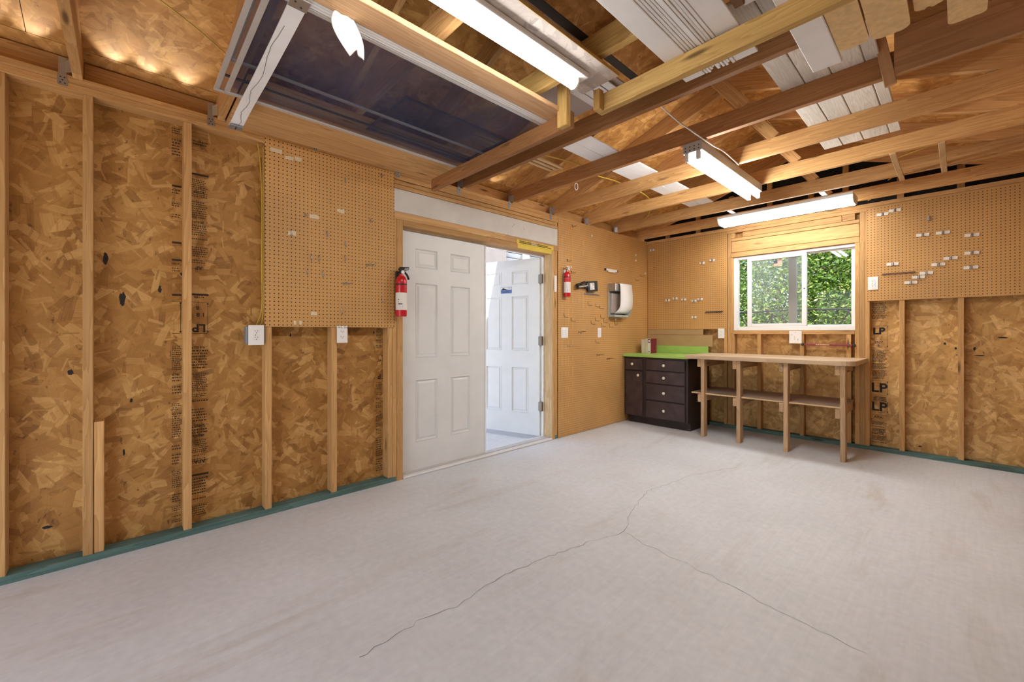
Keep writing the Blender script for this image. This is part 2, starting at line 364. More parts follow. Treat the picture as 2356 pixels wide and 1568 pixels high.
# ------------------------------------------------------------------ floor and ground
WR, YF = 3.57, -7.35
def plane_box(name, lo, hi, mat, kind='structure', parent=None):
    o = bar(name, lo, hi, mat, parent, bev=0); tag(o, kind=kind if parent is None else None); return o
floor = mesh('floor', [(-.10, YF - .1, -.12), (WR + .1, YF - .1, -.12), (WR + .1, .1, -.12), (-.10, .1, -.12), (-.10, YF - .1, 0), (WR + .1, YF - .1, 0), (WR + .1, .1, 0), (-.10, .1, 0)],
             [(3, 2, 1, 0), (4, 5, 6, 7), (0, 1, 5, 4), (1, 2, 6, 5), (2, 3, 7, 6), (3, 0, 4, 7)], 'concrete', origin=(0, 0, 0)); tag(floor, kind='structure')
def crack(pts, wd, seed):
    r = random.Random(seed); P = []
    for a, b_ in zip(pts, pts[1:]):
        a, b_ = Vector(a), Vector(b_); n = max(2, int((b_ - a).length / .035))
        for i in range(n): P.append(a.lerp(b_, i / n) + Vector((r.uniform(-1, 1), r.uniform(-1, 1))) * .011)
    P.append(Vector(pts[-1])); vs, fs = [], []
    for i, p in enumerate(P):
        t = (P[min(i + 1, len(P) - 1)] - P[max(i - 1, 0)]).normalized(); nn = Vector((-t.y, t.x)) * wd * r.uniform(.5, 1.3)
        vs += [(p.x + nn.x, p.y + nn.y, .0008), (p.x - nn.x, p.y - nn.y, .0008)]
        if i: k = 2 * i; fs.append((k - 2, k - 1, k + 1, k))
    mesh('crack', vs, fs, 'crack', floor)
crack([(1.72, -1.55), (1.66, -1.67), (1.53, -2.05), (1.46, -2.62), (1.56, -3.02), (1.69, -3.31), (1.62, -3.53), (1.56, -3.86), (1.53, -4.14), (1.56, -4.41), (1.53, -4.58), (1.55, -4.83)], .0013, 1)
crack([(1.66, -3.28), (1.83, -3.34), (2.11, -3.36), (2.39, -3.41), (2.54, -3.44), (2.8, -3.46)], .0008, 2)
tag(bar('ground', (-12, -14, -.3), (12, 14, -.13), 'soil', bev=0), kind='structure')
tag(bar('path', (-3.4, -8, -.125), (-.10, 3, -.035), 'concrete', bev=.004), kind='structure')

# ------------------------------------------------------------------ left wall
ZP = 2.466
wl = thing('wall_left', (0, -3.6, 0), kind='structure')
def sheath(y0, y1, z0, z1): return bar('sheathing_panel', (-.100, y0 + .0015, z0), (-.089, y1 - .0015, z1), 'osb', wl, bev=0)
p_l1 = sheath(-6.41, -5.19, 0, ZP); p_l2 = sheath(-5.19, -3.87, 0, ZP); sheath(YF, -6.41, 0, ZP); sheath(-3.87, -2.0, 2.06, ZP); sheath(-2.0, .1, 0, ZP)
bar('bottom_plate', (-.089, YF, 0), (0, -3.885, .038), 'treated', wl); bar('bottom_plate', (-.089, -1.985, 0), (-.002, -.0, .038), 'treated', wl)
for z in (2.390, 2.428): bar('top_plate', (-.089, YF, z + .0005), (0, -.0, z + .0375), 'stud', wl)
for y in (-7.20, -6.80, -6.36, -5.902, -5.613, -5.209, -4.797, -4.382, -3.955, -1.985, -1.58, -1.17, -.76, -.35):
    bar('stud', (-.089, y, .038), (-.001, y + .038, 2.390), 'stud', wl)
bar('stub_stud', (-.089, -5.573, .038), (-.006, -5.535, .715), 'truss', wl)
bar('trimmer', (-.089, -3.915, 0), (-.001, -3.880, 2.08), 'stud', wl); bar('trimmer', (-.089, -2.022, 0), (-.001, -1.988, 2.08), 'stud', wl)
# door header zone: painted board between rough pieces
bar('header_strip', (-.089, -3.905, 2.354), (-.003, -1.945, 2.387), 'stud', wl, .003); bar('header_strip', (-.089, -3.905, 2.318), (.004, -1.945, 2.350), 'plywood', wl, .003)
bar('header_board', (-.089, -3.905, 2.134), (.002, -1.945, 2.315), 'white_paint', wl)
bar('header_strip', (-.089, -3.905, 2.075), (.006, -1.945, 2.133), 'plywood', wl)
for yy, zz, ln, an in ((-2.62, 2.24, .05, 48), (-2.47, 2.235, .035, -62), (-2.69, 2.15, .02, 85)):
    f = frame((.0027, yy, zz), (0, math.cos(R(an)), math.sin(R(an))), (0, -math.sin(R(an)), math.cos(R(an)))); rects('scratch', [(-ln / 2, -.0012, ln / 2, .0012)], 'ink_faint', f, wl)
# knots and stamps printed on the sheathing
def blot(name, w_, parent, rx, ry, seed):
    r = random.Random(seed); n = 14
    vs = [(rx * math.cos(2 * math.pi * k / n) * r.uniform(.55, 1.15), ry * math.sin(2 * math.pi * k / n) * r.uniform(.7, 1.15), .0005) for k in range(n)]
    return mesh(name, vs, [tuple(range(n))], 'ink', parent, world=w_)
for i, (y, z, rx, ry) in enumerate(((-5.531, 1.575, .011, .034), (-5.465, 1.359, .016, .042), (-5.309, 1.424, .008, .024), (-5.66, .971, .012, .016), (-4.626, 1.159, .007, .013), (-4.03, 1.173, .006, .012), (-5.742, .199, .02, .008), (-5.43, .80, .008, .014), (-5.46, .52, .007, .02), (-5.20, 1.7, .009, .009), (-5.21, 1.52, .008, .01))):
    blot('knot', FL_W(y, z, -.0889), wl, rx, ry, i)
def stamp_column(y0, y1, seed, arrows, word, wz):
    fr = FL_W(0, 0, -.0888); rs = []; zc = .06; r = random.Random(seed)
    gaps = sorted(arrows)
    while zc < 2.36:
        h = r.uniform(.05, .16); ze = min(zc + h, 2.37)
        if not any(a - .02 < ze and zc < b_ + .02 for a, b_ in gaps):
            k = r.random()
            if k < .12: rs += [(y0, zc, y1, zc + .012)]
            else: rs += lines_block(y0, zc, y1, ze, r.choice((.011, .013, .017)), .45, .003, .010, int(zc * 1000) + seed)
            rs += [(y0, ze + .004, y1, ze + .0055)]
        zc = ze + .014
    rects('stamp_print', rs, 'ink_print', fr, wl)
    for a, b_ in gaps:
        yl = y1 - .004
        rects('stamp_frame', [(y0, a, y1, a + .002), (y0, b_ - .002, y1, b_), (yl - .001, a + .006, yl + .001, b_ - .006), (yl - .004, a + .006, yl + .004, a + .014), (yl - .004, b_ - .014, yl + .004, b_ - .006)], 'ink', fr, wl)
    for s, yy, zz, sz, flip in word:
        f = frame((-.0887, yy, zz), (0, -1, 0) if flip else (0, 1, 0), (0, 0, -1) if flip else (0, 0, 1)); text('stamp_word', s, sz, 'ink', f, wl, .0018 if sz > .04 else .0006)
stamp_column(-5.165, -5.082, 3, [(1.17, 1.36)], [('AP', -5.13, 1.565, .03, True), ('ATTEN', -5.128, 2.02, .016, True), ('ATTEN', -5.128, 1.39, .016, True), ('ATTEN', -5.128, .62, .016, True), ('APA', -5.125, .40, .03, True), ('1 8', -5.12, 1.285, .034, True), ('B', -5.135, 1.325, .03, True), ('LP', -5.128, 1.205, .066, True), ('2R32/1', -5.13, .555, .018, True), ('2R32/1', -5.13, 1.84, .018, True)], 0)
stamp_column(-5.255, -5.212, 9, [(1.17, 1.36)], [], 0)
stamp_column(-4.012, -3.958, 5, [(.80, 1.0)], [('47', -3.985, .955, .032, True), ('P', -3.985, .828, .05, True)], 0)

# ------------------------------------------------------------------ double door
d1 = thing('door_1', (-.05, -2.94, 0), kind='structure')
for y0, y1 in ((-3.880, -3.842), (-2.022 - .0, -1.990)): pass
bar('jamb', (-.115, -3.879, 0), (.002, -3.828, 2.074), 'stud', d1); bar('jamb', (-.115, -2.040, 0), (.002, -2.024, 2.074), 'pale_wood', d1)
bar('jamb', (-.155, -2.052, 0), (-.116, -2.024, 2.074), 'vinyl', d1)
bar('head_jamb', (-.115, -3.827, 2.030), (.003, -2.041, 2.074), 'stud', d1); bar('head_jamb', (-.155, -3.879, 2.012), (-.116, -2.041, 2.074), 'vinyl', d1)
th = bar('threshold', (-.150, -3.826, .0), (.012, -2.042, .020), 'alu_white', d1, .006)
bar('threshold_lip', (-.100, -3.826, .0205), (-.030, -2.042, .028), 'alu', d1, .002)
PZ = ((.235, .76), (.94, 1.57), (1.695, 1.858)); 
def leaf(hinge, ud, nrm, width, height, cols, parent):
    fr = frame(hinge, (ud[0], ud[1], 0), (0, 0, 1))
    flip = fr.to_3x3().col[2].dot(Vector((nrm[0], nrm[1], 0))) < 0
    us = [0] + [c for p in cols for c in p] + [width]; vs_ = [0] + [z for p in PZ for z in p] + [height]
    s = -1 if flip else 1; T = .044; V_, F_ = [], []
    for i in range(5):
        for j in range(7):
            if i % 2 == 1 and j % 2 == 1: continue
            k = len(V_); V_ += [(us[i], vs_[j], 0), (us[i + 1], vs_[j], 0), (us[i + 1], vs_[j + 1], 0), (us[i], vs_[j + 1], 0)]
            F_.append((k, k + 1, k + 2, k + 3) if s > 0 else (k + 3, k + 2, k + 1, k))
    k = len(V_); B = -T * s
    V_ += [(0, 0, 0), (width, 0, 0), (width, height, 0), (0, height, 0), (0, 0, B), (width, 0, B), (width, height, B), (0, height, B)]
    F_ += [(k + 7, k + 6, k + 5, k + 4), (k, k + 1, k + 5, k + 4), (k + 1, k + 2, k + 6, k + 5), (k + 2, k + 3, k + 7, k + 6), (k + 3, k, k + 4, k + 7)]
    lf = mesh('leaf', V_, F_, 'door_white', parent, world=fr)
    for i in (1, 3):
        for j in (1, 3, 5):
            u0, u1, v0, v1 = us[i], us[i + 1], vs_[j], vs_[j + 1]; V_, F_ = [], []
            for ins, dep in ((0, 0), (.006, .004), (.014, -.009), (.022, -.010), (.036, -.002)):
                dep *= s; V_ += [(u0 + ins, v0 + ins, dep), (u1 - ins, v0 + ins, dep), (u1 - ins, v1 - ins, dep), (u0 + ins, v1 - ins, dep)]
            for a in range(4):
                for e in range(4): F_.append((a * 4 + e, a * 4 + (e + 1) % 4, a * 4 + 4 + (e + 1) % 4, a * 4 + 4 + e))
            F_.append((16, 17, 18, 19)); mesh('panel', V_, F_, 'door_white', lf, world=fr)
    return lf
leaf((-.060, -3.822, .022), (0, 1), (1, 0), .885, 1.985, ((.142, .360), (.494, .714)), d1)
lf2 = leaf((-.150, -2.078, .022), (-.956, -.292), (-.292, .956) if False else (.292, -.956), .885, 1.985, ((.138, .362), (.495, .712)), d1)
bar('astragal', (-.112, -2.936, .025), (-.050, -2.924, 2.005), 'vinyl', d1, .003)
for z in (.30, 1.03, 1.72): bar('hinge', (-.166, -2.082, z), (-.112, -2.053, z + .10), 'hinge', d1, .003)
# sticker on the open leaf
sf = frame((-.118, -2.068, .022), (-.956, -.292, 0), (0, 0, 1))
u_ = Vector((.956, .292, 0)); so = Vector((-.150, -2.078, 1.655)) + Vector((-.956, -.292, 0)) * .505 + Vector((.292, -.956, 0)) * .0008
st = rects('sticker', [(0, -.028, .150, .048)], 'sticker_blue', frame(so, u_, (0, 0, 1)), d1, 0); st['label'] = 'small blue and white sticker with a mountain outline'
rects('sticker_print', [(.004, .014, .146, .044)], 'label_white', frame(so, u_, (0, 0, 1)), st)
mesh('sticker_mountain', [(.006, .014, .0012), (.035, .038, .0012), (.055, .028, .0012), (.085, .017, .0012), (.10, .014, .0012)], [(0, 4, 3, 2, 1)], 'ink', st, world=frame(so, u_, (0, 0, 1)))
rects('sticker_lines', [(.012, .0, .13, .003), (.012, -.01, .11, -.007), (.02, -.019, .12, -.016), (.095, .036, .14, .038), (.095, .029, .14, .031)], 'ink', frame(so, u_, (0, 0, 1)), st, .0013)
yt = bar('warning_tape', (.0065, -2.575, 2.068), (.0085, -2.022, 2.112), 'yellow_tape', None, 0)
tag(yt, 'crumpled yellow warning tape stuck along the right end of the door head', 'tape')
bar('tape_fold', (.0035, -2.56, 2.026), (.0060, -2.05, 2.067), 'yellow_tape', yt, 0)
fy = FL_W(-2.3, 2.09, .0087)
tp_ = rects('tape_print', lines_block(-.24, -.016, .25, .014, .0145, .7, .006, .013, 3, 0), 'ink', fy, yt); tp_['kind'] = 'stuff'
rects('tape_patch', [(-.07, -.006, .02, .016)], 'tape', fy, yt)

# ------------------------------------------------------------------ back wall
wb = thing('wall_back', (1.8, 0, 0), kind='structure')
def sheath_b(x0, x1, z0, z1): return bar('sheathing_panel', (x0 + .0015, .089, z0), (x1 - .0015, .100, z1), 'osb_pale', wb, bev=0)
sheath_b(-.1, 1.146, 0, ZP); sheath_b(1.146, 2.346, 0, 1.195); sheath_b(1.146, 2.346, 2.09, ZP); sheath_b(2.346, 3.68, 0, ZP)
bar('bottom_plate', (0, .0, 0), (WR, .089, .038), 'treated', wb)
for z in (2.390, 2.428): bar('top_plate', (0, 0, z + .0005), (WR, .089, z + .0375), 'truss', wb)
for x in (.23, .64, 1.04, 1.085, 2.3475, 2.386, 2.641, 3.025, 3.43): bar('stud', (x, .001, .038), (x + .038, .089, 2.390), 'stud', wb)
for x in (1.124, 2.3085): bar('trimmer', (x, .002, .038), (x + .038, .089, 1.154 if x < 2 else 2.09), 'stud', wb)
bar('trimmer', (1.1235, .002, 1.155), (1.144, .089, 2.09), 'stud', wb)
for x in (1.412, 1.835, 2.240): bar('cripple', (x, .002, .038), (x + .038, .089, 1.154), 'stud', wb)
bar('sill', (1.145, .0, 1.155), (2.307, .089, 1.193), 'stud', wb)
bar('header_plate', (1.085 + .038, .0, 2.091), (2.346, .089, 2.148), 'stud', wb, .003); bar('header', (1.126, .005, 2.1515), (2.344, .089, 2.284), 'stud', wb, .004)
bar('header_plate', (1.124, .0, 2.2875), (2.346, .089, 2.323), 'stud', wb, .003)
bar('cripple', (1.124, .003, 2.326), (1.165, .089, 2.390), 'stud', wb); bar('cripple', (1.25, .010, 2.327), (2.20, .089, 2.388), 'stud', wb); bar('cripple', (2.205, .001, 2.326), (2.31, .089, 2.390), 'truss', wb)
# gable above the plate: black felt with short studs
mesh('gable_felt', [(-.1, .095, ZP), (WR + .1, .095, ZP), (WR + .1, .095, 2.57), (WR / 2, .095, 3.2), (-.1, .095, 2.57), (-.1, .11, ZP), (WR + .1, .11, ZP), (WR + .1, .11, 2.56), (WR / 2, .11, 3.2), (-.1, .11, 2.56)],
     [(0, 1, 2, 3, 4), (9, 8, 7, 6, 5), (0, 5, 6, 1), (1, 6, 7, 2), (2, 7, 8, 3), (3, 8, 9, 4), (4, 9, 5, 0)], 'dark_felt', wb)
for x in (.25, .67, 1.08, 1.50, 1.90, 2.20, 2.62, 3.02): bar('gable_stud', (x, .05, ZP), (x + .05, .089, 2.50 + .334 * min(x, WR - x)), 'stud', wb)
# stamps on the panel right of the window
def stampB(rs, mat='ink'): return rects('stamp_print', rs, mat, FB_W(0, 0, .0888), wb)
x0, x1 = 2.432, 2.556; rs = []
for a, b_, p in ((1.30, 1.47, .010), (.70, .99, .0115), (.06, .28, .012)): rs += lines_block(x0, a, x1 - .01, b_, p, .62, .003, .009, int(a * 100), .08)
for z in (1.285, 1.24, 1.10, 1.02, .995, .69, .665, .545, .475, .37, .345): rs += [(x0, z, x1, z + .002)]
for a, b_ in ((1.03, 1.235), (.555, .685), (.375, .475)): rs += [(x1 - .008, a, x1 - .006, b_), (x1 - .011, a, x1 - .003, a + .01), (x1 - .011, b_ - .01, x1 - .003, b_)]
stampB(rs)
r_ = random.Random(4); stampB([(x0 + r_.random() * .10, .487 + r_.random() * .035, 0, 0) for _ in range(0)] + [(a, z, a + r_.uniform(.004, .014), z + .006) for z in (.487, .496, .505, .514, .523) for a in [x0 + .006 + .0115 * k + r_.uniform(0, .004) for k in range(9)]])
for s, x, z, sz in (('LP', 2.484, 1.185, .092), ('1827', 2.482, 1.075, .034), ('8', 2.482, 1.042, .028), ('LP', 2.486, .615, .125), ('LP', 2.486, .425, .120), ('APA', 2.48, .322, .036)):
    text('stamp_word', s, sz, 'ink', FB_W(x, z, .0887), wb, .0035 if sz > .05 else .0004)
for i, (x, z, rx, ry) in enumerate(((2.943, 1.072, .01, .012), (3.012, 1.03, .009, .012), (3.126, 1.03, .01, .02), (3.16, .97, .04, .005), (3.29, 1.13, .035, .008), (3.02, .97, .006, .007), (2.78, .09, .012, .008))): blot('knot', FB_W(x, z, .0889), wb, rx, ry, i + 40)
rects('stamp_print', lines_block(1.75, .34, 2.25, .385, .045, .8, .005, .02, 8, 0), 'ink', FB_W(0, 0, .0888), wb)

# walls behind the camera
wr = thing('wall_right', (WR, -3.6, 0), kind='structure')
for y in (-7.35, -6.13, -4.91, -3.69, -2.47, -1.25): bar('sheathing_panel', (WR + .089, y + .0015, 0), (WR + .1, y + 1.2185 if y < -1.3 else .1, ZP), 'osb', wr, bev=0)
bar('bottom_plate', (WR, YF, 0), (WR + .089, 0, .038), 'treated', wr)
for z in (2.390, 2.428): bar('top_plate', (WR, YF, z + .0005), (WR + .089, 0, z + .0375), 'stud', wr)
for k in range(18): bar('stud', (WR, YF + .02 + .406 * k, .038), (WR + .089, YF + .058 + .406 * k, 2.390), 'stud', wr)
wf = thing('wall_front', (1.8, YF, 0), kind='structure')  # unseen wall; its wide opening is invented to let in fill light
bar('sheathing_panel', (-.1, YF - .1, 0), (.55, YF - .089, ZP), 'osb', wf, 0); bar('sheathing_panel', (3.25, YF - .1, 0), (WR + .1, YF - .089, ZP), 'osb', wf, 0); bar('sheathing_panel', (.55, YF - .1, 2.2), (3.25, YF - .089, ZP), 'osb', wf, 0)
for x in (.02, .47, .512, 3.25, 3.29, 3.53): bar('stud', (x, YF - .089, .038), (x + .038, YF, 2.390), 'stud', wf)
bar('header', (.55, YF - .089, 2.2), (3.25, YF, 2.39), 'stud', wf)
for z in (2.390, 2.428): bar('top_plate', (0, YF - .089, z + .0005), (WR, YF - .0005, z + .0375), 'stud', wf)
mesh('gable_felt', [(-.1, YF - .1, ZP), (WR + .1, YF - .1, ZP), (WR / 2, YF - .1, 3.2), (-.1, YF - .12, ZP), (WR + .1, YF - .12, ZP), (WR / 2, YF - .12, 3.2)], [(0, 2, 1), (3, 4, 5), (0, 1, 4, 3), (1, 2, 5, 4), (2, 0, 3, 5)], 'dark_felt', wf)

# ------------------------------------------------------------------ roof: sheathing and trusses
ceil = thing('ceiling', (WR / 2, -3.6, ZP), kind='structure')
PITCH = .334; CS = 1 / math.hypot(1, PITCH); RX = WR / 2
def roof_z(x): return 2.603 + PITCH * (x if x <= RX else WR - x)
rows = (-.57, .008, 1.165, RX)
def roof_panel(xa, xb, ya, yb, mat, off, th, name):
    za, zb = roof_z(xa) + off, roof_z(xb) + off
    if xa > RX or xb > RX: za, zb = 2.603 + PITCH * (WR - xa) + off, 2.603 + PITCH * (WR - xb) + off
    up = Vector((-(zb - za), 0, xb - xa)).normalized()
    p0 = Vector(((xa + xb) / 2, ya, (za + zb) / 2)) + up * th / 2; p1 = Vector(((xa + xb) / 2, yb, (za + zb) / 2)) + up * th / 2
    return beam(name, p0, p1, math.hypot(xb - xa, zb - za) - .003, th, mat, ceil, up, 0)
for side in (0, 1):
    for i in range(3):
        xa, xb = rows[i], rows[i + 1]
        if side: xa, xb = WR - rows[i + 1], WR - rows[i]
        ys = [.30]; y = .30 - (1.22 if i % 2 else 2.44)
        while y > YF - .3: ys.append(y); y -= 2.44
        ys.append(YF - .3)
        for a, b_ in zip(ys, ys[1:]): roof_panel(xa, xb, b_ + .0015, a - .0015, 'osb_roof', 0, .011, 'sheathing_panel')
    a, b_ = (-.58, RX) if side == 0 else (RX, WR + .58)
    roof_panel(a, b_, YF - .32, .32, 'dark_felt', .014, .02, 'roofing')
for k in range(12): pass
TY = [-.17, -.78, -1.39, -2.01, -2.62, -3.23, -3.82, -4.44, -5.03, -5.63, -6.24, -6.85]
ORD = ['first', 'second', 'third', 'fourth', 'fifth', 'sixth', 'seventh', 'eighth', 'ninth', 'tenth', 'eleventh', 'twelfth']
CM = ['truss', 'truss', 'stud', 'truss', 'truss_red', 'truss_red', 'yellow_wood', 'truss', 'truss', 'truss', 'truss', 'truss']
for i, y in enumerate(TY):
    t = thing('roof_truss', (RX, y, ZP), f'{ORD[i]} bare wooden roof truss counted from the window wall', 'roof truss', 'roof trusses overhead')
    bar('bottom_chord', (-.085, y - .019, ZP + .0005), (WR + .085, y + .019, ZP + .1175), CM[i], t)
    for s in (0, 1):
        fx = (lambda x: x) if s == 0 else (lambda x: WR - x)
        za = lambda x: 2.603 - .0738 + PITCH * x
        beam('top_chord', (fx(-.56), y, za(-.56)), (fx(RX - .002), y, za(RX)), .036, .140, 'truss', t, (0, 0, 1))
    beam('web', (RX + .02, y, 3.02), (RX + .34, y, ZP + .118), .034, .075, 'truss', t, (1, 0, 0))
    if 1 <= i <= 9:
        # galvanised tie at the left wall
        f = FL_W(y - .052, ZP, .0012); tie = prism('hurricane_tie', [(-.016, -.062), (.016, -.062), (.020, -.040), (.014, -.020), (.014, .004), (-.014, .004), (-.020, -.040)], .0015, 'galv', f, t)
        bar('tie_strap', (.0, y - .0665, ZP + .003), (.0016, y - .0385, ZP + .075), 'galv', tie, 0); mesh('tie_twist', [(.0012, y - .045, ZP + .002), (.03, y - .0205, ZP + .002), (.03, y - .0205, ZP + .07), (.0012, y - .045, ZP + .06)], [(0, 1, 2, 3)], 'galv', tie)
        rects('nail_heads', [(a - .003, b_ - .003, a + .003, b_ + .003) for a, b_ in ((-.008, -.05), (.008, -.05), (0, -.036), (-.007, -.022), (.007, -.022))], 'dark_slot', f, tie, .002)
for a, b_ in zip(TY, TY[1:]): bar('eave_blocking', (-.089, b_ + .02, ZP), (-.055, a - .02, 2.572), 'truss', ceil)
# daylight coming up through the bird holes in the eave blocking
HOLES = [(-5.93, 3.0), (-5.78, 3.0), (-5.50, 3.2), (-5.36, 3.2), (-5.20, 3.2), (-3.02, 1.6), (-2.90, 1.6), (-2.35, 1.2), (-1.72, .9), (-1.1, .7)]
for y, e in HOLES:
    l = bpy.data.lights.new('eave_vent_daylight', 'SPOT'); l.energy = e * .75; l.spot_size = R(62); l.spot_blend = .7; l.shadow_soft_size = .012; l.color = (1, .98, .94)
    o = bpy.data.objects.new('eave_vent_daylight', l); COL.objects.link(o); o.location = (-.045, y, ZP + .045)
    o.rotation_euler = Vector((1, 0, .66)).to_track_quat('-Z', 'Y').to_euler()

# ------------------------------------------------------------------ window
w1 = thing('window_1', (1.745, .05, 1.195), kind='structure')
XL, XR_, ZB, ZT = 1.1455, 2.3455, 1.1955, 2.0895
yo, yi = .088, .022
bar('frame_jamb', (XL, yi, ZB), (XL + .048, yo, ZT), 'vinyl', w1, .004); bar('frame_jamb', (XR_ - .034, yi, ZB), (XR_, yo, ZT), 'vinyl', w1, .004)
bar('frame_head', (XL + .048, yi, ZT - .034), (XR_ - .034, yo, ZT), 'vinyl', w1, .004); bar('frame_sill', (XL + .048, yi, ZB), (XR_ - .034, yo, ZB + .048), 'vinyl', w1, .004)
def sash(x0, x1, y0, y1, st, rail, gmat):
    s = bar('sash', (x0, y0, ZB + .049), (x0 + st, y1, ZT - .035), 'vinyl', w1, .003)
    bar('stile', (x1 - st, y0, ZB + .049), (x1, y1, ZT - .035), 'vinyl', s, .003)
    bar('rail', (x0 + st, y0, ZB + .049), (x1 - st, y1, ZB + .049 + rail), 'vinyl', s, .003); bar('rail', (x0 + st, y0, ZT - .035 - rail), (x1 - st, y1, ZT - .035), 'vinyl', s, .003)
    ym = (y0 + y1) / 2; bar('pane', (x0 + st, ym - .002, ZB + .049 + rail), (x1 - st, ym + .002, ZT - .035 - rail), gmat, s, 0); return s
s1 = sash(1.298, 1.892, .024, .052, .044, .032, 'glass_dusty')
s2 = sash(1.850, 2.3105, .056, .086, .038, .014, 'glass')
lathe('latch', [(.006, 0), (.006, .004), (.002, .006)], (1.872, .0238, 1.66), 'dark_slot', s1, 12, frame((0, 0, 0), (1, 0, 0), (0, 0, 1)))
fl = rects('flag_sticker', [(1.574, 1.935, 1.656, 2.005)], 'flag_red', FB_W(0, 0, .0352), s1, 0); rects('flag_stripe', [(1.574, 1.935 + k * .0108, 1.656, 1.940 + k * .0108) for k in range(6)], 'book_cream', FB_W(0, 0, .0351), fl); rects('flag_canton', [(1.574, 1.968, 1.612, 2.005)], 'flag_blue', FB_W(0, 0, .0350), fl, .0009); fl['label'] = 'small faded flag sticker on the glass'

# ------------------------------------------------------------------ pegboards
def board_thing(lo, hi, label): return tag(bar('pegboard', lo, hi, 'pegboard', None, .001), label, 'pegboard')
board_thing((.0008, -4.800, 1.213), (.0065, -3.905, 2.432), 'square brown pegboard left of the white double door')
board_thing((.0008, -1.943, .004), (.0065, -.7235, 2.448), 'tall pegboard between the open door leaf and the panel seam')
board_thing((.0008, -.7220, .004), (.0065, -.0085, 2.448), 'narrow tall pegboard in the far corner beside the brown cabinet')
board_thing((.008, -.0065, 1.213), (1.078, -.0008, 2.420), 'pegboard on the window wall left of the window')
board_thing((2.404, -.0065, 1.486), (3.56, -.0008, 2.420), 'pegboard on the window wall right of the window')
PX, PY = .0068, -.0068
def hookL(kind, y, z, label, grp, mat='wire_steel'):
    base = (PX, y, z)
    if kind == 'single':
        o = tube('peg_hook', smooth_path([(PX, y, z + .020), (PX + .004, y, z + .0), (PX + .006, y, z - .016), (PX + .016, y, z - .024), (PX + .028, y, z - .018), (PX + .031, y, z - .006)], 3), .0023, mat, n=6)
    elif kind == 'straight':
        o = tubes('peg_hook', [[(PX, y, z + .022), (PX + .003, y, z - .004), (PX + .055, y + .004, z - .004), (PX + .062, y + .004, z + .006)], [(PX + .002, y - .012, z + .012), (PX + .002, y + .012, z + .012)]], .0022, mat)
    elif kind == 'double':
        o = tubes('peg_hook', [[(PX, y - .022, z + .012), (PX + .003, y - .022, z - .012)], [(PX, y + .022, z + .012), (PX + .003, y + .022, z - .012)], [(PX + .003, y - .026, z + .004), (PX + .003, y + .03, z + .006)], [(PX + .003, y - .02, z + .004), (PX + .07, y - .014, z + .010)], [(PX + .003, y + .022, z + .005), (PX + .07, y + .03, z + .011)]], .0022, mat)
    elif kind == 'L':
        o = tube('peg_hook', [(PX, y, z + .03), (PX + .003, y, z + .026), (PX + .004, y, z - .008), (PX + .05, y + .010, z - .016), (PX + .056, y + .011, z - .008)], .0022, mat, n=6)
    elif kind == 'round':
        o = tube('peg_hook', [(PX, y, z + .03), (PX + .004, y, z + .02)] + [(PX + .022 - .019 * math.cos(a), y + .002, z - .019 * math.sin(a)) for a in [R(k) for k in range(0, 250, 25)]], .0022, mat, n=6)
    return tag(o, label, 'hook', grp)
ORD2 = ['highest', 'second highest', 'third highest', 'fourth highest', 'fifth highest', 'sixth highest', 'sixth lowest', 'fifth lowest', 'fourth lowest', 'third lowest', 'second lowest', 'lowest']
def ranked(pts, fmt):
    srt = sorted(pts, key=lambda p: -p[1]); n = len(srt); out = []
    for p in pts:
        i = srt.index(p); out.append((*p, fmt + ', ' + (ORD2[i] if i < min(6, (n + 1) // 2 + 1) and i < n - 1 else ORD2[12 - (n - i)])))
    return out
GL = 'wire hooks on the pegboard left of the doors'
for y, z, lb in ranked([(-4.291, 2.277), (-4.419, 1.87), (-4.291, 1.819), (-4.294, 1.715), (-4.523, 1.694), (-4.473, 1.692), (-4.55, 1.593), (-4.446, 1.587), (-4.315, 1.334), (-4.006, 1.429), (-4.648, 1.838)], 'small curved steel hook left of the doors'):
    hookL('single', y, z, lb, GL)
for y, z, lb in ranked([(-4.017, 2.376), (-4.561, 1.965), (-4.101, 2.012)], 'straight steel peg with a crossbar left of the doors'): hookL('straight', y, z, lb, GL)
hookL('double', -4.107, 1.68, 'double-prong steel hook beside the fire extinguisher, higher of the two', GL); hookL('double', -4.282, 1.525, 'double-prong steel hook low in the middle of the left pegboard', GL)
GR = 'wire hooks on the pegboard right of the doors'
for y, z, lb in ranked([(-1.405, 1.508), (-1.247, 1.495), (-1.16, 1.478), (-1.714, 1.313), (-1.255, 1.326), (-1.143, 1.36), (-1.081, 1.309), (-1.339, 1.285), (-1.125, 1.262), (-.954, 1.253), (-1.247, 1.058)], 'thin L-shaped wire hook right of the doors'):
    hookL('L', y, z, lb, GR, 'wire_dark')
hookL('L', -1.843, 1.357, 'L-shaped hook just above the double light switch', GR, 'wire_dark'); hookL('round', -.832, 1.286, 'round wire hook under the paper towel dispenser', GR, 'wire_dark')
for y, z, lb in [(-1.696, 2.389, 'long peg near the top of the tall pegboard'), (-1.785, 1.982, 'wire peg just above the small fire extinguisher'), (-1.711, 1.857, 'long wire peg right of the small fire extinguisher'), (-.326, 1.888, 'wire peg right of the paper towel dispenser'), (-.195, 1.957, 'wire peg nearest the far corner')]: hookL('straight', y, z, lb, GR, 'wire_dark')
for y, z, lb, mt in [(-1.558, 1.174, 'dark double-prong bracket between the two light switches', 'wire_dark'), (-1.195, .893, 'dark double-prong bracket under the single switch', 'wire_dark'), (-.982, .839, 'dark double-prong bracket lowest on the tall pegboard', 'wire_dark'), (-1.763, 1.014, 'bright chrome bracket under the double light switch', 'chrome')]: hookL('double', y, z, lb, GR, mt)
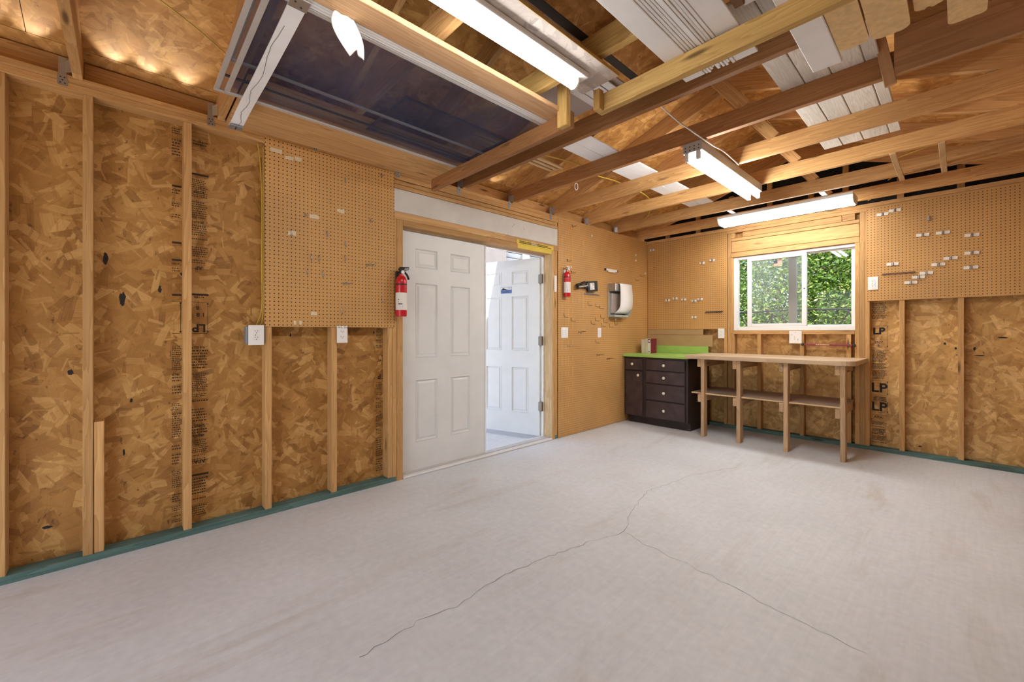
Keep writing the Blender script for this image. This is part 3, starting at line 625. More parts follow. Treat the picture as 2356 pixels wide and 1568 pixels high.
# tape pieces
def tape(fr, w_, h, label, grp, mat='tape', seed=0):
    r = random.Random(seed); j = lambda: r.uniform(-.004, .004)
    o = mesh('masking_tape', [(-w_ / 2 + j(), -h / 2 + j(), 0), (w_ * .1, -h / 2 + j(), .002), (w_ / 2 + j(), -h / 2 + j(), 0), (w_ / 2 + j(), h / 2 + j(), 0), (w_ * .1, h / 2 + j(), .003), (-w_ / 2 + j(), h / 2 + j(), 0)], [(0, 1, 4, 5), (1, 2, 3, 4)], mat, None, world=fr)
    return tag(o, label, 'tape', grp)
for i, ((y, z, lb), w_) in enumerate(zip(ranked([(-4.735, 2.358), (-4.656, 2.33), (-4.603, 2.34), (-4.498, 1.973), (-4.640, 1.838), (-4.505, 1.306), (-4.623, 1.24), (-4.585, 1.242), (-4.32, 2.049)], 'scrap of masking tape on the pegboard left of the doors'), (.072, .05, .045, .062, .05, .038, .018, .018, .05))):
    tape(FL_W(y, z, .0072), w_, .026, lb, 'tape scraps on the left pegboard', seed=i)
def clip(fr, label, grp, k=1.0):
    c = thing('tool_clip', fr.translation, label, 'clip', grp)
    for s in (-1, 1):
        prism('pad', [(-.019 * k, -.013), (.017 * k, -.015), (.019 * k, .012), (-.017 * k, .014)], .006, 'clip_white', fr @ Matrix.Translation((s * .026 * k, 0, .0004)), c)
    prism('prong', [(-.004, -.016), (.004, -.016), (.004, .016), (-.004, .016)], .016, 'wire_steel', fr @ Matrix.Translation((0, 0, .0004)), c); return c
for x, z, lb in ranked([(.085, 2.334), (.778, 2.068), (.904, 2.089), (.313, 1.613), (.419, 1.632), (.536, 1.612), (.674, 1.587), (.753, 1.605), (.674, 1.372)], 'small white tool clip left of the window'):
    clip(FB_W(x, z, PY), lb, 'clips left of the window', .75)
clip(FB_W(2.52, 2.335, PY), 'white padded tool clip at the top left of the right pegboard', 'clips right of the window')
for x, z, lb in ranked([(2.61, 2.355), (2.802, 2.084), (2.932, 2.082), (3.109, 2.031), (3.109, 1.875), (2.98, 1.845), (2.903, 1.798), (3.103, 1.747), (2.825, 1.727), (2.773, 1.695), (2.721, 1.648), (2.594, 1.838)], 'white padded tool clip right of the window'):
    clip(FB_W(x, z, PY), lb, 'clips right of the window')
for y, z, lb in ranked([(-.326, 2.231), (-.326, 2.157), (-.071, 2.004), (-1.336, 2.338), (-.817, 1.34)], 'tiny white plastic peg on the left wall near the corner'):
    tag(prism('plastic_peg', [(-.007, -.010), (.007, -.010), (.008, .008), (0, .014), (-.008, .008)], .012, 'clip_white', FL_W(y, z, PX)), lb, 'peg', 'white plastic pegs')
def tool_rack(fr, ln, mat, label, n):
    t = thing('tool_rack', fr.translation, label, 'tool rack'); hl = ln / 2
    bb = prism('rail', [(-hl, -.006), (hl, -.006), (hl, .006), (-hl, .006)], .006, mat, fr, t)
    paths = []
    for k in range(n):
        x = -hl + ln * (k + .5) / n; q = ln / n * .36
        paths.append([fr @ Vector((x - q, 0, .006)), fr @ Vector((x - q, -.012, .034)), fr @ Vector((x, -.018, .04)), fr @ Vector((x + q, -.012, .034)), fr @ Vector((x + q, 0, .006))])
    tubes('loop_row', paths, .0024, mat, t); return t
tool_rack(FL_W(-1.335, 1.635, PX), .285, 'wire_steel', 'steel wire tool rack under the black flashlight', 7)
tool_rack(FB_W(.927, 1.434, PY), .21, 'wire_dark', 'dark wire tool rack low on the pegboard left of the window', 6)
t = tool_rack(FB_W(2.634, 1.745, PY), .235, 'brown_metal', 'brown looped tool rack above the outlet right of the window', 6)
tag(prism('metal_hook', [(-.012, -.022), (.014, -.022), (.014, -.016), (.004, -.016), (.004, .022), (-.012, .022)], .012, 'galv', FB_W(2.842, 2.231, PY)), 'small metal hook high on the pegboard right of the window', 'hook')
# white magnetic strip
ms = thing('tool_strip', (PX, -.92, 1.96), 'short white wall strip with black end caps above the towel dispenser', 'tool strip')
bar('strip', (PX, -1.045, 1.951), (PX + .02, -.80, 1.977), 'label_white', ms, .003)
for y in (-1.063, -.80): bar('end_cap', (PX, y, 1.951), (PX + .022, y + .018, 1.977), 'black_plastic', ms, .003)
bar('label_card', (PX + .0202, -1.005, 1.938), (PX + .021, -.85, 1.955), 'plate_white', ms, 0)

# ------------------------------------------------------------------ electrical
def outlet(fr, w_, h, label, style, grp=None):
    t = thing('outlet' if style != 'switch' else 'light_switch', fr.translation, label, 'outlet' if style not in ('switch', 'switch2', 'blank') else ('switch' if style != 'blank' else 'cover plate'), grp)
    pl = prism('cover_plate', [(-w_ / 2, -h / 2), (w_ / 2, -h / 2), (w_ / 2, h / 2), (-w_ / 2, h / 2)], .006, 'plate_white', fr, t)
    md = pl.modifiers.new('bevel', 'BEVEL'); md.width = .002; md.segments = 2
    if style == 'duplex':
        for s in (-1, 1):
            n = 16; pf = prism('receptacle', [(.0165 * math.cos(2 * math.pi * k / n), s * .0195 + max(-.0135, min(.0135, .0165 * math.sin(2 * math.pi * k / n)))) for k in range(n)], .0015, 'plate_white', fr @ Matrix.Translation((0, 0, .006)), t)
            rects('slots', [(-.0085, s * .0195 + .0, -.006, s * .0195 + .008), (.006, s * .0195 + .0, .0085, s * .0195 + .007), (-.002, s * .0195 - .0085, .002, s * .0195 - .0045)], 'dark_slot', fr, pf, .0078)
    elif style == 'decora':
        pf = prism('receptacle', [(-.0165, -.033), (.0165, -.033), (.0165, .033), (-.0165, .033)], .0025, 'plate_white', fr @ Matrix.Translation((0, 0, .006)), t)
        rects('slots', [(a - .0012, s * .02 + .002, a + .0012, s * .02 + .010) for s in (-1, 1) for a in (-.007, .007)] + [(-.002, s * .02 - .009, .002, s * .02 - .004) for s in (-1, 1)] + [(-.006, -.003, -.002, .003)], 'dark_slot', fr, pf, .0088)
    elif style in ('switch', 'switch2'):
        for a in ((0,) if style == 'switch' else (-.023, .023)):
            prism('rocker', [(a - .0165, -.033), (a + .0165, -.033), (a + .0165, .033), (a - .0165, .033)], .004, 'vinyl', fr @ Matrix.Translation((0, 0, .006)), t)
    return t
o = outlet(FL_W(-4.850, 1.160, .012), .085, .125, 'wall outlet on a grey metal box beside the stud left of the pegboard', 'decora')
bar('box', (-.045, -4.905, 1.105), (.0118, -4.800, 1.215), 'grey_box', o, .004)
o = outlet(FL_W(-4.312, 1.162, .0075), .075, .122, 'wall outlet with handwriting on its cover under the left pegboard', 'duplex')
text('handwriting', 'Arb. Exa', .020, 'ink', FL_W(-4.308, 1.212, .0140), o)
outlet(FL_W(-1.835, 1.172, PX), .118, .118, 'double light switch right of the open door leaf', 'switch2'); outlet(FL_W(-1.170, 1.170, PX), .072, .118, 'single light switch on the tall pegboard right of the doors', 'switch')
outlet(FB_W(1.010, 1.161, -.002), .075, .122, 'wall outlet left of the window above the bench', 'duplex')
outlet(FB_W(2.450, 1.662, PY), .078, .130, 'wall outlet on the pegboard right of the window', 'decora')
o = outlet(FB_W(1.796, 1.121, -.004), .118, .138, 'blank white square cover plate under the window', 'blank')
rects('screw_marks', [(-.003, .05, .003, .056), (-.035, .02, -.032, .034), (-.008, -.03, -.006, .012), (.022, -.04, .025, -.018)], 'ink_faint', FB_W(1.796, 1.121, -.0102), o)
bar('box', (1.742, -.0035, 1.06), (1.84, .04, 1.18), 'grey_box', o)
# red bar under the window
tb = thing('tool_bar', (2.09, -.012, 1.04), 'long maroon tool holder bar with black ends under the window', 'tool bar')
bar('bar', (1.880, -.024, 1.031), (2.290, -.001, 1.053), 'maroon', tb, .003)
for x in (1.855, 2.290): bar('end_cap', (x, -.026, 1.029), (x + .026, -.0008, 1.055), 'black_plastic', tb, .003)
rects('lettering', lines_block(1.985, 1.037, 2.13, 1.048, .0105, .95, .006, .012, 5, 0), 'gold_ink', FB_W(0, 0, -.0242), tb)
# cable down the left wall
for k, dy in enumerate((0, .022)):
    pth = smooth_path([(-.02, -4.835 + dy * 1.5, 2.385), (-.015, -4.822 + dy, 2.25), (-.03, -4.809 + dy * .4, 2.02), (-.03, -4.810 + dy * .4, 1.6), (-.03, -4.809 + dy * .4, 1.34), (-.03, -4.83 + dy, 1.25), (-.03, -4.845 + dy, 1.21)], 6)
    tag(tube('cable', pth, .0035, 'yellow_cable'), 'yellow electrical cable running down the stud to the metal box, ' + ('left strand' if k == 0 else 'right strand'), 'cable', 'cables down the left wall')

# ------------------------------------------------------------------ fire extinguishers
def extinguisher(at, r, h, label, black_head, seed):
    t = thing('fire_extinguisher', at, label, 'fire extinguisher'); x, y, z = at; k = h
    lathe('cylinder', [(r * .90, 0), (r, .012), (r, h * .70), (r * .96, h * .745), (r * .75, h * .80), (r * .42, h * .835), (r * .40, h * .86)], at, 'red_paint', t, 28)
    n = 28
    def band(name, z0, z1, mat, a0=0, a1=360, rr=1.012):
        vs, fs = [], []; m_ = 24
        for i in range(m_ + 1):
            a = R(a0 + (a1 - a0) * i / m_); vs += [(x + r * rr * math.cos(a), y + r * rr * math.sin(a), z + z0), (x + r * rr * math.cos(a), y + r * rr * math.sin(a), z + z1)]
            if i: q = 2 * i; fs.append((q - 2, q, q + 1, q - 1))
        return mesh(name, vs, fs, mat, t, smooth=True)
    lb = band('label', h * .13, h * .48, 'label_white', -120, 60); band('strap', h * .635, h * .66, 'black_plastic')
    rr = random.Random(seed)
    def curved(rs, mat):
        vs, fs = [], []
        for a0, z0, a1, z1 in rs:
            i = len(vs)
            for a, zz in ((a0, z0), (a1, z0), (a1, z1), (a0, z1)): vs.append((x + r * 1.022 * math.cos(R(a)), y + r * 1.022 * math.sin(R(a)), z + zz))
            fs.append((i, i + 1, i + 2, i + 3))
        mesh('label_print', vs, fs, mat, lb)
    if seed == 1:
        curved([(-60 + 9 * i, h * .235, -54 + 9 * i, h * .265) for i in range(5)] + [(-40, h * .185, -12, h * .20), (-48, h * .205, -15, h * .215), (-60, h * .33, -50, h * .345), (-60, h * .285, -52, h * .295)], 'ink')
        curved([(-100, h * (.40 + .02 * i), -70, h * (.405 + .02 * i)) for i in range(4)] + [(-40, h * (.40 + .02 * i), 10, h * (.405 + .02 * i)) for i in range(3)], 'ink_faint')
    else:
        curved([(-55, h * .29, -10, h * .35), (-55, h * .37, -10, h * .40), (-55, h * .42, -10, h * .44)], 'red_paint'); curved([(-40, h * .17, -15, h * .25)], 'ink_faint')
    hm = 'black_plastic' if black_head else 'chrome'
    lathe('neck', [(r * .36, 0), (r * .36, h * .05), (r * .30, h * .09)], (x, y, z + h * .855), hm, t, 16)
    bar('valve_body', (x - .014, y - .020, z + h * .93), (x + .014, y + .03, z + h * .985), hm, t, .004)
    lathe('gauge', [(.014, 0), (.014, .008), (.011, .011)], (x + .014, y + .004, z + h * .90), 'label_white', t, 16, Matrix.Rotation(R(90), 4, 'Y'))
    beam('handle_top', (x, y - .015, z + h * .992), (x + .012, y + .062, z + h * 1.0), .016, .008, hm, t); beam('handle_lower', (x + .004, y + .02, z + h * .94), (x + .010, y + .058, z + h * .965), .014, .007, hm, t)
    if black_head:
        tube('nozzle', smooth_path([(x, y + .02, z + h * .93), (x + .006, y + .036, z + h * .88), (x + .008, y + .050, z + h * .83), (x + .008, y + .060, z + h * .76)], 4), .0085, 'black_plastic', t, 10)
        tube('pull_ring', [(x + .016, y + .030 + .011 * math.cos(a), z + h * .955 + .011 * math.sin(a)) for a in [R(30 * q) for q in range(12)]], .0016, 'wire_steel', t, 6, True)
    bar('bracket', (.0015 if black_head else .0063, y - .022, z + h * .12), (x - r * .93, y + .022, z + h * .93), 'black_plastic' if black_head else 'galv', t, .002)
    return t
extinguisher((.058, -3.872, 1.300), .043, .385, 'large red fire extinguisher with a black nozzle beside the closed white door leaf', True, 1)
extinguisher((.052, -1.842, 1.572), .038, .335, 'small red fire extinguisher on the pegboard right of the open door leaf', False, 2)
tag(bar('instruction_card', (.004, -2.005, 1.62), (.006, -1.965, 1.80), 'label_white', None, 0), 'narrow pale card beside the small fire extinguisher', 'card')

# ------------------------------------------------------------------ flashlight with hang card, towel dispenser
ft = thing('flashlight', (.03, -1.6, 1.70), 'black and silver folding work light hung on the tall pegboard', 'flashlight')
beam('handle', (.04, -1.665, 1.715), (.045, -1.50, 1.765), .028, .026, 'black_plastic', ft, bev=.008); beam('lamp_bar', (.05, -1.655, 1.693), (.055, -1.47, 1.725), .022, .022, 'galv', ft, bev=.006)
beam('front_grip', (.055, -1.668, 1.680), (.056, -1.645, 1.700), .030, .030, 'black_plastic', ft, bev=.006); beam('elbow', (.045, -1.515, 1.70), (.045, -1.44, 1.745), .03, .05, 'black_plastic', ft, bev=.01)
tube('knob_ring', [(.064, -1.475 + .018 * math.cos(R(30 * q)), 1.728 + .018 * math.sin(R(30 * q))) for q in range(12)], .004, 'grey_box', ft, 6, True)
fr = frame((.03, -1.36, 1.725), (.12, math.cos(R(6)), math.sin(R(6))), (0, -math.sin(R(6)), math.cos(R(6))))
hc = prism('lamp_head', [(-.085, -.062), (.085, -.062), (.085, .062), (-.085, .062)], .02, 'black_plastic', fr, ft); rects('lens', [(-.05, -.042, .03, .042)], 'alu', fr, hc, .0206)
rects('lens_glint', [(-.03, -.02, -.01, .03), (.0, -.035, .018, .01)], 'paper', fr, hc, .021)
td = thing('towel_dispenser', (.06, -.80, 1.36), 'grey wall paper towel dispenser with a white sheet hanging over its front', 'towel dispenser')
DY0, DY1, DZ0, DZ1 = -.985, -.660, 1.365, 1.790
bar('back_plate', (PX, DY0, DZ0), (PX + .012, DY1, DZ1), 'disp_grey', td, .004)
for y in (DY1 - .01,): prism('side_panel', [(0, DZ0), (.09, DZ0 + .01), (.125, DZ0 + .07), (.13, DZ1 - .10), (.11, DZ1), (0, DZ1)], .01, 'disp_grey', frame((PX + .0125, y + .01, 0), (1, 0, 0), (0, 0, 1)), td)
bar('hood', (PX + .0125, DY0, DZ1 - .10), (PX + .118, DY1 - .011, DZ1 - .002), 'galv', td, .006); bar('tray', (PX + .0125, DY0, DZ0), (PX + .10, DY1 - .011, DZ0 + .03), 'disp_grey', td, .006)
rl = bar('inner_panel', (PX + .0125, DY0 + .03, DZ0 + .05), (PX + .05, DY1 - .03, DZ1 - .12), 'stucco', td, .006)
vs, fs = [], []
for i in range(15):
    u = i / 14; z = DZ1 - .002 - u * (DZ1 - DZ0 - .05); off = .135 + .012 * math.sin(u * 3.1) - (.06 * max(0, (u - .75) / .25) ** 2); e0 = .018 * max(0, math.sin(u * 9)) * .3
    vs += [(PX + off, DY0 + .06 + e0 + .03 * max(0, (u - .7) / .3) * -1, z), (PX + off + .004, DY1 + .012 - e0, z)]
    if i: q = 2 * i; fs.append((q - 2, q - 1, q + 1, q))
pt = mesh('paper_sheet', vs, fs, 'paper', td, smooth=True); md = pt.modifiers.new('thick', 'SOLIDIFY'); md.thickness = .002

# ------------------------------------------------------------------ brown cabinet with green counter
cb = thing('base_cabinet', (.44, -.32, 0), 'dark brown base cabinet with drawers in the far corner', 'cabinet')
CX0, CX1, CY = .022, .868, -.615
bar('body', (CX0, CY, .095), (CX1, -.012, .858), 'espresso', cb, .003); bar('toe_kick', (CX0 + .02, -.555, 0), (CX1 - .0, -.012, .095), 'espresso', cb, .002)
def front(kind, x0, x1, z0, z1, kx, kz):
    d = bar(kind, (x0, CY - .019, z0), (x1, CY - .0005, z1), 'espresso_front', cb, .005)
    kn = lathe('knob', [(.0075, 0), (.0075, .008), (.017, .013), (.018, .020), (.013, .026), (.006, .027)], (kx, CY - .0192, kz), 'cream_plastic', d, 18, frame((0, 0, 0), (1, 0, 0), (0, 0, 1)))
    return d
front('drawer', .045, .285, .690, .835, .150, .765); front('door', .045, .285, .105, .675, .235, .625)
for z0, z1 in ((.700, .835), (.540, .690), (.330, .528), (.108, .318)): front('drawer', .335, .835, z0, z1, .580, (z0 + z1) / 2)
ct = thing('countertop', (.44, -.32, .86), 'lime green countertop with a low backsplash on the brown cabinet', 'countertop')
bar('slab', (.010, -.650, .859), (.8755, -.008, .893), 'green_top', ct, .004); bar('backsplash', (.010, -.030, .8935), (.858, -.008, .992), 'green_top', ct, .003)
for x0, wd, dp, h, m_, lb in ((.100, .052, .15, .185, 'book_cream', 'thick cream book, leftmost of the three on the green counter'), (.155, .034, .15, .195, 'label_white', 'slim white book in the middle on the green counter'), (.192, .042, .16, .195, 'book_red', 'white and dark red book, rightmost on the green counter')):
    bk = thing('book', (x0 + wd / 2, -.25, .8935), lb, 'book'); y0 = -.33
    bar('spine', (x0, y0, .8935), (x0 + wd, y0 + .003, .8935 + h), 'book_cream' if m_ != 'book_red' else 'label_white', bk, .001)
    for xx in (x0, x0 + wd - .003): bar('cover', (xx, y0 + .0035, .8935), (xx + .003, y0 + dp, .8935 + h), m_, bk, 0)
    bar('pages', (x0 + .0035, y0 + .004, .8965), (x0 + wd - .0035, y0 + dp - .006, .8935 + h - .006), 'paper', bk, 0)
    if m_ == 'book_red': rects('spine_print', [(x0 + .003, 1.035, x0 + wd - .003, 1.085)], 'book_red', FB_W(0, 0, y0), bk); rects('spine_circle', [(x0 + .010, 1.047, x0 + wd - .010, 1.071)], 'label_white', FB_W(0, 0, y0), bk, .0012); rects('spine_mark', [(x0 + .015, .908, x0 + .026, .926)], 'ink', FB_W(0, 0, y0), bk)
tag(bar('cardboard_strip', (.008, -.0045, 1.141), (.790, -.0008, 1.2115), 'cardboard', None, 0), 'upper cardboard strip pinned under the pegboard behind the counter', 'cardboard')
tag(bar('cardboard_strip', (.008, -.0075, .993), (.908, -.0048, 1.138), 'cardboard', None, 0), 'lower longer cardboard strip just above the green backsplash', 'cardboard')

# ------------------------------------------------------------------ workbench
wbn = thing('workbench', (1.65, -.35, 0), 'wooden workbench with open shelf under the window', 'workbench')
n = 8; poly = [(.880, -.735), (2.22, -.735)] + [(2.29 + .115 * math.cos(R(a)) , -.62 + .115 * math.sin(R(a))) for a in range(-80, 1, 16)] + [(2.41, -.004), (.880, -.004)]
tp = prism('top', poly, .044, 'bench_top', Matrix.Translation((0, 0, .8945)), wbn, z0=-.022)
tp.modifiers.new('bevel', 'BEVEL').width = .003
for i, x in enumerate((1.047, 1.421, 1.851, 2.296)):
    bar('leg', (x, -.700, 0), (x + .038, -.612, .872), 'bench_wood', wbn, .003)
    bar('top_bearer', (x - .0385, -.700, .783), (x - .0005, -.004, .872), 'bench_wood', wbn, .003); bar('shelf_bearer', (x - .0385, -.690, .386), (x - .0005, -.004, .474), 'bench_wood', wbn, .003)
shv = prism('shelf', [(.925, -.655), (2.30, -.655), (2.30, -.004), (.925, -.004)], .016, 'shelf_wood', Matrix.Translation((0, 0, .482)), wbn, z0=-.008)
bar('shelf_edge', (.925, -.6605, .476), (2.2945, -.6555, .4905), 'pale_wood', wbn, .001)

# ------------------------------------------------------------------ lamps
l1 = thing('shop_light', (1.82, -4.5, 2.34), 'long lit fluorescent light with a rounded diffuser near the grey board', 'light')
LX, L0, L1 = 1.768, -5.09, -3.875
vs, fs = [], []; n = 14
prof = [(LX + .027 * math.cos(R(a)), 2.377 + .028 * math.sin(R(a))) for a in [150 + 240 * k / n for k in range(n + 1)]]
for y in (L0, L1): vs += [(a, y, b_) for a, b_ in prof]
fs = [(k, k + 1, n + 2 + k, n + 1 + k) for k in range(n)] + [tuple(range(n + 1)), tuple(range(2 * n + 1, n, -1))]
mesh('diffuser', vs, fs, 'long_glow', l1, smooth=False)
bar('housing', (LX - .022, L0, 2.3925), (LX + .060, L1 + .045, 2.4172), 'alu_white', l1, .003)
prism('end_cap', [(LX + .030 * math.cos(R(a)), 2.377 + .031 * math.sin(R(a))) for a in [150 + 20 * k for k in range(13)]], .010, 'cream_plastic', Matrix(((1, 0, 0, 0), (0, 0, 1, L1 + .0005), (0, 1, 0, 0), (0, 0, 0, 1))), l1)
l2 = thing('tube_light', (1.795, -2.01, 2.35), 'bare two-tube fluorescent light hung under the bottom chords', 'light')
bar('channel', (1.735, -2.640, 2.398), (1.865, -1.395, ZP), 'alu', l2, .003)
for x in (1.762, 1.838):
    lathe('tube', [(.006, 0), (.0175, .004), (.0185, .02), (.0185, 1.175), (.0175, 1.19), (.006, 1.194)], (x, -2.615, 2.366), 'tube_glow', l2, 16, Matrix.Rotation(R(-90), 4, 'X'))
    for y in (-2.640, -1.418): bar('socket', (x - .014, y, 2.345), (x + .014, y + .022, 2.3975), 'alu_white', l2, .003)
rects('vent_slots', [(a, .04 + q, a + .008, .048 + q) for a in (-.05, -.02, .01, .04) for q in (-.01, .012)], 'dark_slot', frame((1.80, -2.6405, 2.38), (1, 0, 0), (0, 0, 1)), l2)
l3 = thing('wrap_light', (1.78, -.46, 2.37), 'lit wraparound fluorescent light above the window', 'light')
x0, x1 = 1.185, 2.375
prof = [(-.590, 2.436), (-.575, 2.400), (-.535, 2.378), (-.40, 2.378), (-.36, 2.400), (-.345, 2.436)]
vs = [(x, a, b_) for x in (x0 + .008, x1 - .008) for a, b_ in prof]; fs = [(k, k + 6, k + 7, k + 1) for k in range(5)] + [(0, 1, 2, 3, 4, 5), (11, 10, 9, 8, 7, 6)]
mesh('diffuser', vs, fs, 'wrap_glow', l3); bar('housing', (x0, -.600, 2.4365), (x1, -.335, 2.464), 'alu_white', l3, .003)
for xx in (x0, x1 - .007): prism('end_plate', [(a, b_) for a, b_ in prof], .007, 'alu_white', Matrix(((0, 0, 1, xx), (1, 0, 0, 0), (0, 1, 0, 0), (0, 0, 0, 1))), l3)
for xx in (1.35, 2.15): bar('hanger_strip', (xx, -.762, ZP - .0015), (xx + .04, -.19, ZP), 'galv', l3, 0)

# ------------------------------------------------------------------ overhead rack: ledgers, posts, and what lies on them
LZ0, LZ1 = 2.311, 2.400
GRK = 'rack timbers under the trusses'
tag(bar('rack_ledger', (.155, -3.662, LZ0), (1.575, -3.624, LZ1), 'truss_red'), 'reddish brown rack ledger nearest the left wall under the screens', 'timber', GRK)
tag(bar('rack_ledger', (1.755, -3.662, LZ0), (3.5, -3.624, LZ1), 'yellow_wood'), 'yellow rack ledger carrying the white siding bundle', 'timber', GRK)
tag(bar('rack_post', (1.515, -3.701, LZ0 - .004), (1.580, -3.663, 2.585), 'yellow_wood'), 'short yellow upright post below the end of the long fluorescent light', 'timber', GRK)
tag(bar('rack_post', (1.757, -3.701, LZ0), (1.795, -3.663, LZ1 + .012), 'yellow_wood'), 'stubby yellow post at the end of the yellow rack ledger', 'timber', GRK)
tag(bar('plank', (1.410, -6.2, LZ1), (1.530, -3.628, LZ1 + .024), 'plank_pink'), 'long flat plank running between the window screens and the fluorescent light', 'plank')
tag(bar('plywood_strip', (.0, -5.005, 2.448), (.62, -3.47, ZP - .0005), 'plywood', None, .001), 'plywood strip under the trusses along the top of the left pegboard', 'plywood')
def screen(x0, x1, y0, y1, z, label, rail=.022, mat='alu', cross=None):
    t = thing('window_screen', ((x0 + x1) / 2, (y0 + y1) / 2, z), label, 'window screen', 'stacked window screens'); h = .009
    bar('side_rail', (x0, y0, z), (x0 + rail, y1, z + h), mat, t, .002); bar('side_rail', (x1 - rail, y0, z), (x1, y1, z + h), mat, t, .002)
    bar('end_rail', (x0 + rail, y0, z), (x1 - rail, y0 + rail, z + h), mat, t, .002); bar('end_rail', (x0 + rail, y1 - rail, z), (x1 - rail, y1, z + h), mat, t, .002)
    if cross: bar('cross_rail', (cross, y0 + rail, z + .001), (cross + rail * .7, y1 - rail, z + h - .001), 'black_metal', t, .001)
    mesh('mesh', [(x0 + rail, y0 + rail, z + h * .5), (x1 - rail, y0 + rail, z + h * .5), (x1 - rail, y1 - rail, z + h * .5), (x0 + rail, y1 - rail, z + h * .5)], [(0, 1, 2, 3)], 'screen_mesh', t); return t
screen(.475, 1.362, -5.085, -3.615, LZ1, 'lowest grey-framed window screen of the overhead stack')
screen(.445, 1.345, -5.125, -3.600, LZ1 + .0115, 'second window screen from the bottom of the overhead stack', cross=.62)
screen(.755, 1.35, -5.115, -3.590, LZ1 + .023, 'third narrower window screen in the overhead stack')
screen(.52, 1.02, -4.36, -3.61, LZ1 + .0345, 'topmost short window screen at the ledger end of the stack', mat='brown_metal')
for i, (xa, ya) in enumerate(((1.364, -5.6), (1.379, -5.45), (1.394, -5.7))):
    tag(bar('white_trim', (xa, ya, LZ1 + .0005), (xa + .0135, -3.56 - .02 * i, LZ1 + .012 + .006 * i), 'alu_white', None, .002), 'white trim strip between the screens and the flat plank, ' + ('nearest the screens' if i == 0 else 'middle one' if i == 1 else 'nearest the plank'), 'trim', 'trim beside the screens')
tag(tube('cream_pipe', [(1.372, -4.80, LZ1 + .045), (1.382, -4.05, LZ1 + .045)], .019, 'foam', n=12), 'cream pipe lying above the white trim beside the plank', 'pipe')
# curved white strap
vs, fs = [], []
sp = [(.285, -5.005, 2.318), (.36, -5.000, 2.332), (.47, -4.995, 2.350), (.62, -4.990, 2.362), (.80, -4.986, 2.370), (1.1, -4.984, 2.380), (1.40, -4.984, 2.389)]
sp = smooth_path(sp, 4)
for i, p in enumerate(sp): vs += [(p.x, p.y - .030, p.z), (p.x, p.y + .030, p.z), (p.x, p.y + .030, p.z + .006), (p.x, p.y - .030, p.z + .006)]
for i in range(len(sp) - 1):
    for k in range(4): fs.append((4 * i + k, 4 * i + 4 + k, 4 * i + 4 + (k + 1) % 4, 4 * i + (k + 1) % 4))
fs += [(0, 1, 2, 3), (4 * len(sp) - 1, 4 * len(sp) - 2, 4 * len(sp) - 3, 4 * len(sp) - 4)]
sto = mesh('slat_strap', vs, fs, 'siding_white', None); tag(sto, 'curved white strap with metal ends hanging under the screens', 'strap')
bar('end_plate', (.272, -5.036, 2.311), (.325, -4.974, 2.3165), 'grey_box', sto, .001); bar('end_plate', (1.35, -5.016, 2.381), (1.412, -4.952, 2.3865), 'galv', sto, .001)
for x_, y_, z_ in ((.285, -5.005, 2.3108), (.297, -5.005, 2.3108), (.309, -5.005, 2.3108), (1.37, -4.975, 2.3808), (1.39, -5.0, 2.3808)): lathe('rivet', [(.004, 0), (.003, .002)], (x_, y_, z_ - .002), 'dark_slot', sto, 8)
pth = [Vector((.36, -5.0, 0)), Vector((1.35, -4.985, 0))]; r_ = random.Random(3); cp = []
vs, fs = [], []
for i in range(40):
    p = sp[min(len(sp) - 1, 2 + int(i * (len(sp) - 5) / 40))]; q = sp[min(len(sp) - 1, 3 + int(i * (len(sp) - 5) / 40))]; f_ = (i * (len(sp) - 5) / 40) % 1
    c_ = p.lerp(q, f_); yy = c_.y + .010 * math.sin(i * .5) * r_.uniform(.4, 1) + .006 - .0005 * i; vs += [(c_.x, yy - .0012, c_.z - .0008), (c_.x, yy + .0012, c_.z - .0008)]
    if i: k = 2 * i; fs.append((k - 2, k - 1, k + 1, k))
mesh('crack_line', vs, fs, 'grey_box', sto)
# cloth rag hanging from the plank
vs, fs = [], []; NU, NV = 13, 14
for j in range(NV):
    v = j / (NV - 1); wd = .022 + .040 * math.sin(math.pi * min(1, v * .80 + .12)) * (1 - .2 * v)
    for i in range(NU):
        u = i / (NU - 1) * 2 - 1; fold = .010 * math.sin(u * 6 + v * 2) * (.3 + v) * (1 - .4 * abs(u))
        vs.append((1.418 + fold, -4.835 + u * wd + .045 * v ** 1.6, 2.398 - .125 * v + .010 * math.sin(u * 3 + 1) * v - .012 * v * abs(u)))
fs = [(j * NU + i, j * NU + i + 1, (j + 1) * NU + i + 1, (j + 1) * NU + i) for j in range(NV - 1) for i in range(NU - 1)]
rg = mesh('rag', vs, fs, 'rag', None, smooth=True); rg.modifiers.new('thick', 'SOLIDIFY').thickness = .003; tag(rg, 'crumpled off-white rag hanging from the plank over the screens', 'rag')
# grey osb board above the long light
gb = tag(bar('osb_board', (1.695, -6.0, 2.4176), (1.908, -3.705, 2.433), 'osb_grey', None, 0), 'weathered grey strand board lying beside the long fluorescent light', 'board')
bar('edge', (1.9082, -6.0, 2.4176), (1.9112, -3.705, 2.433), 'yellow_wood', gb, 0)
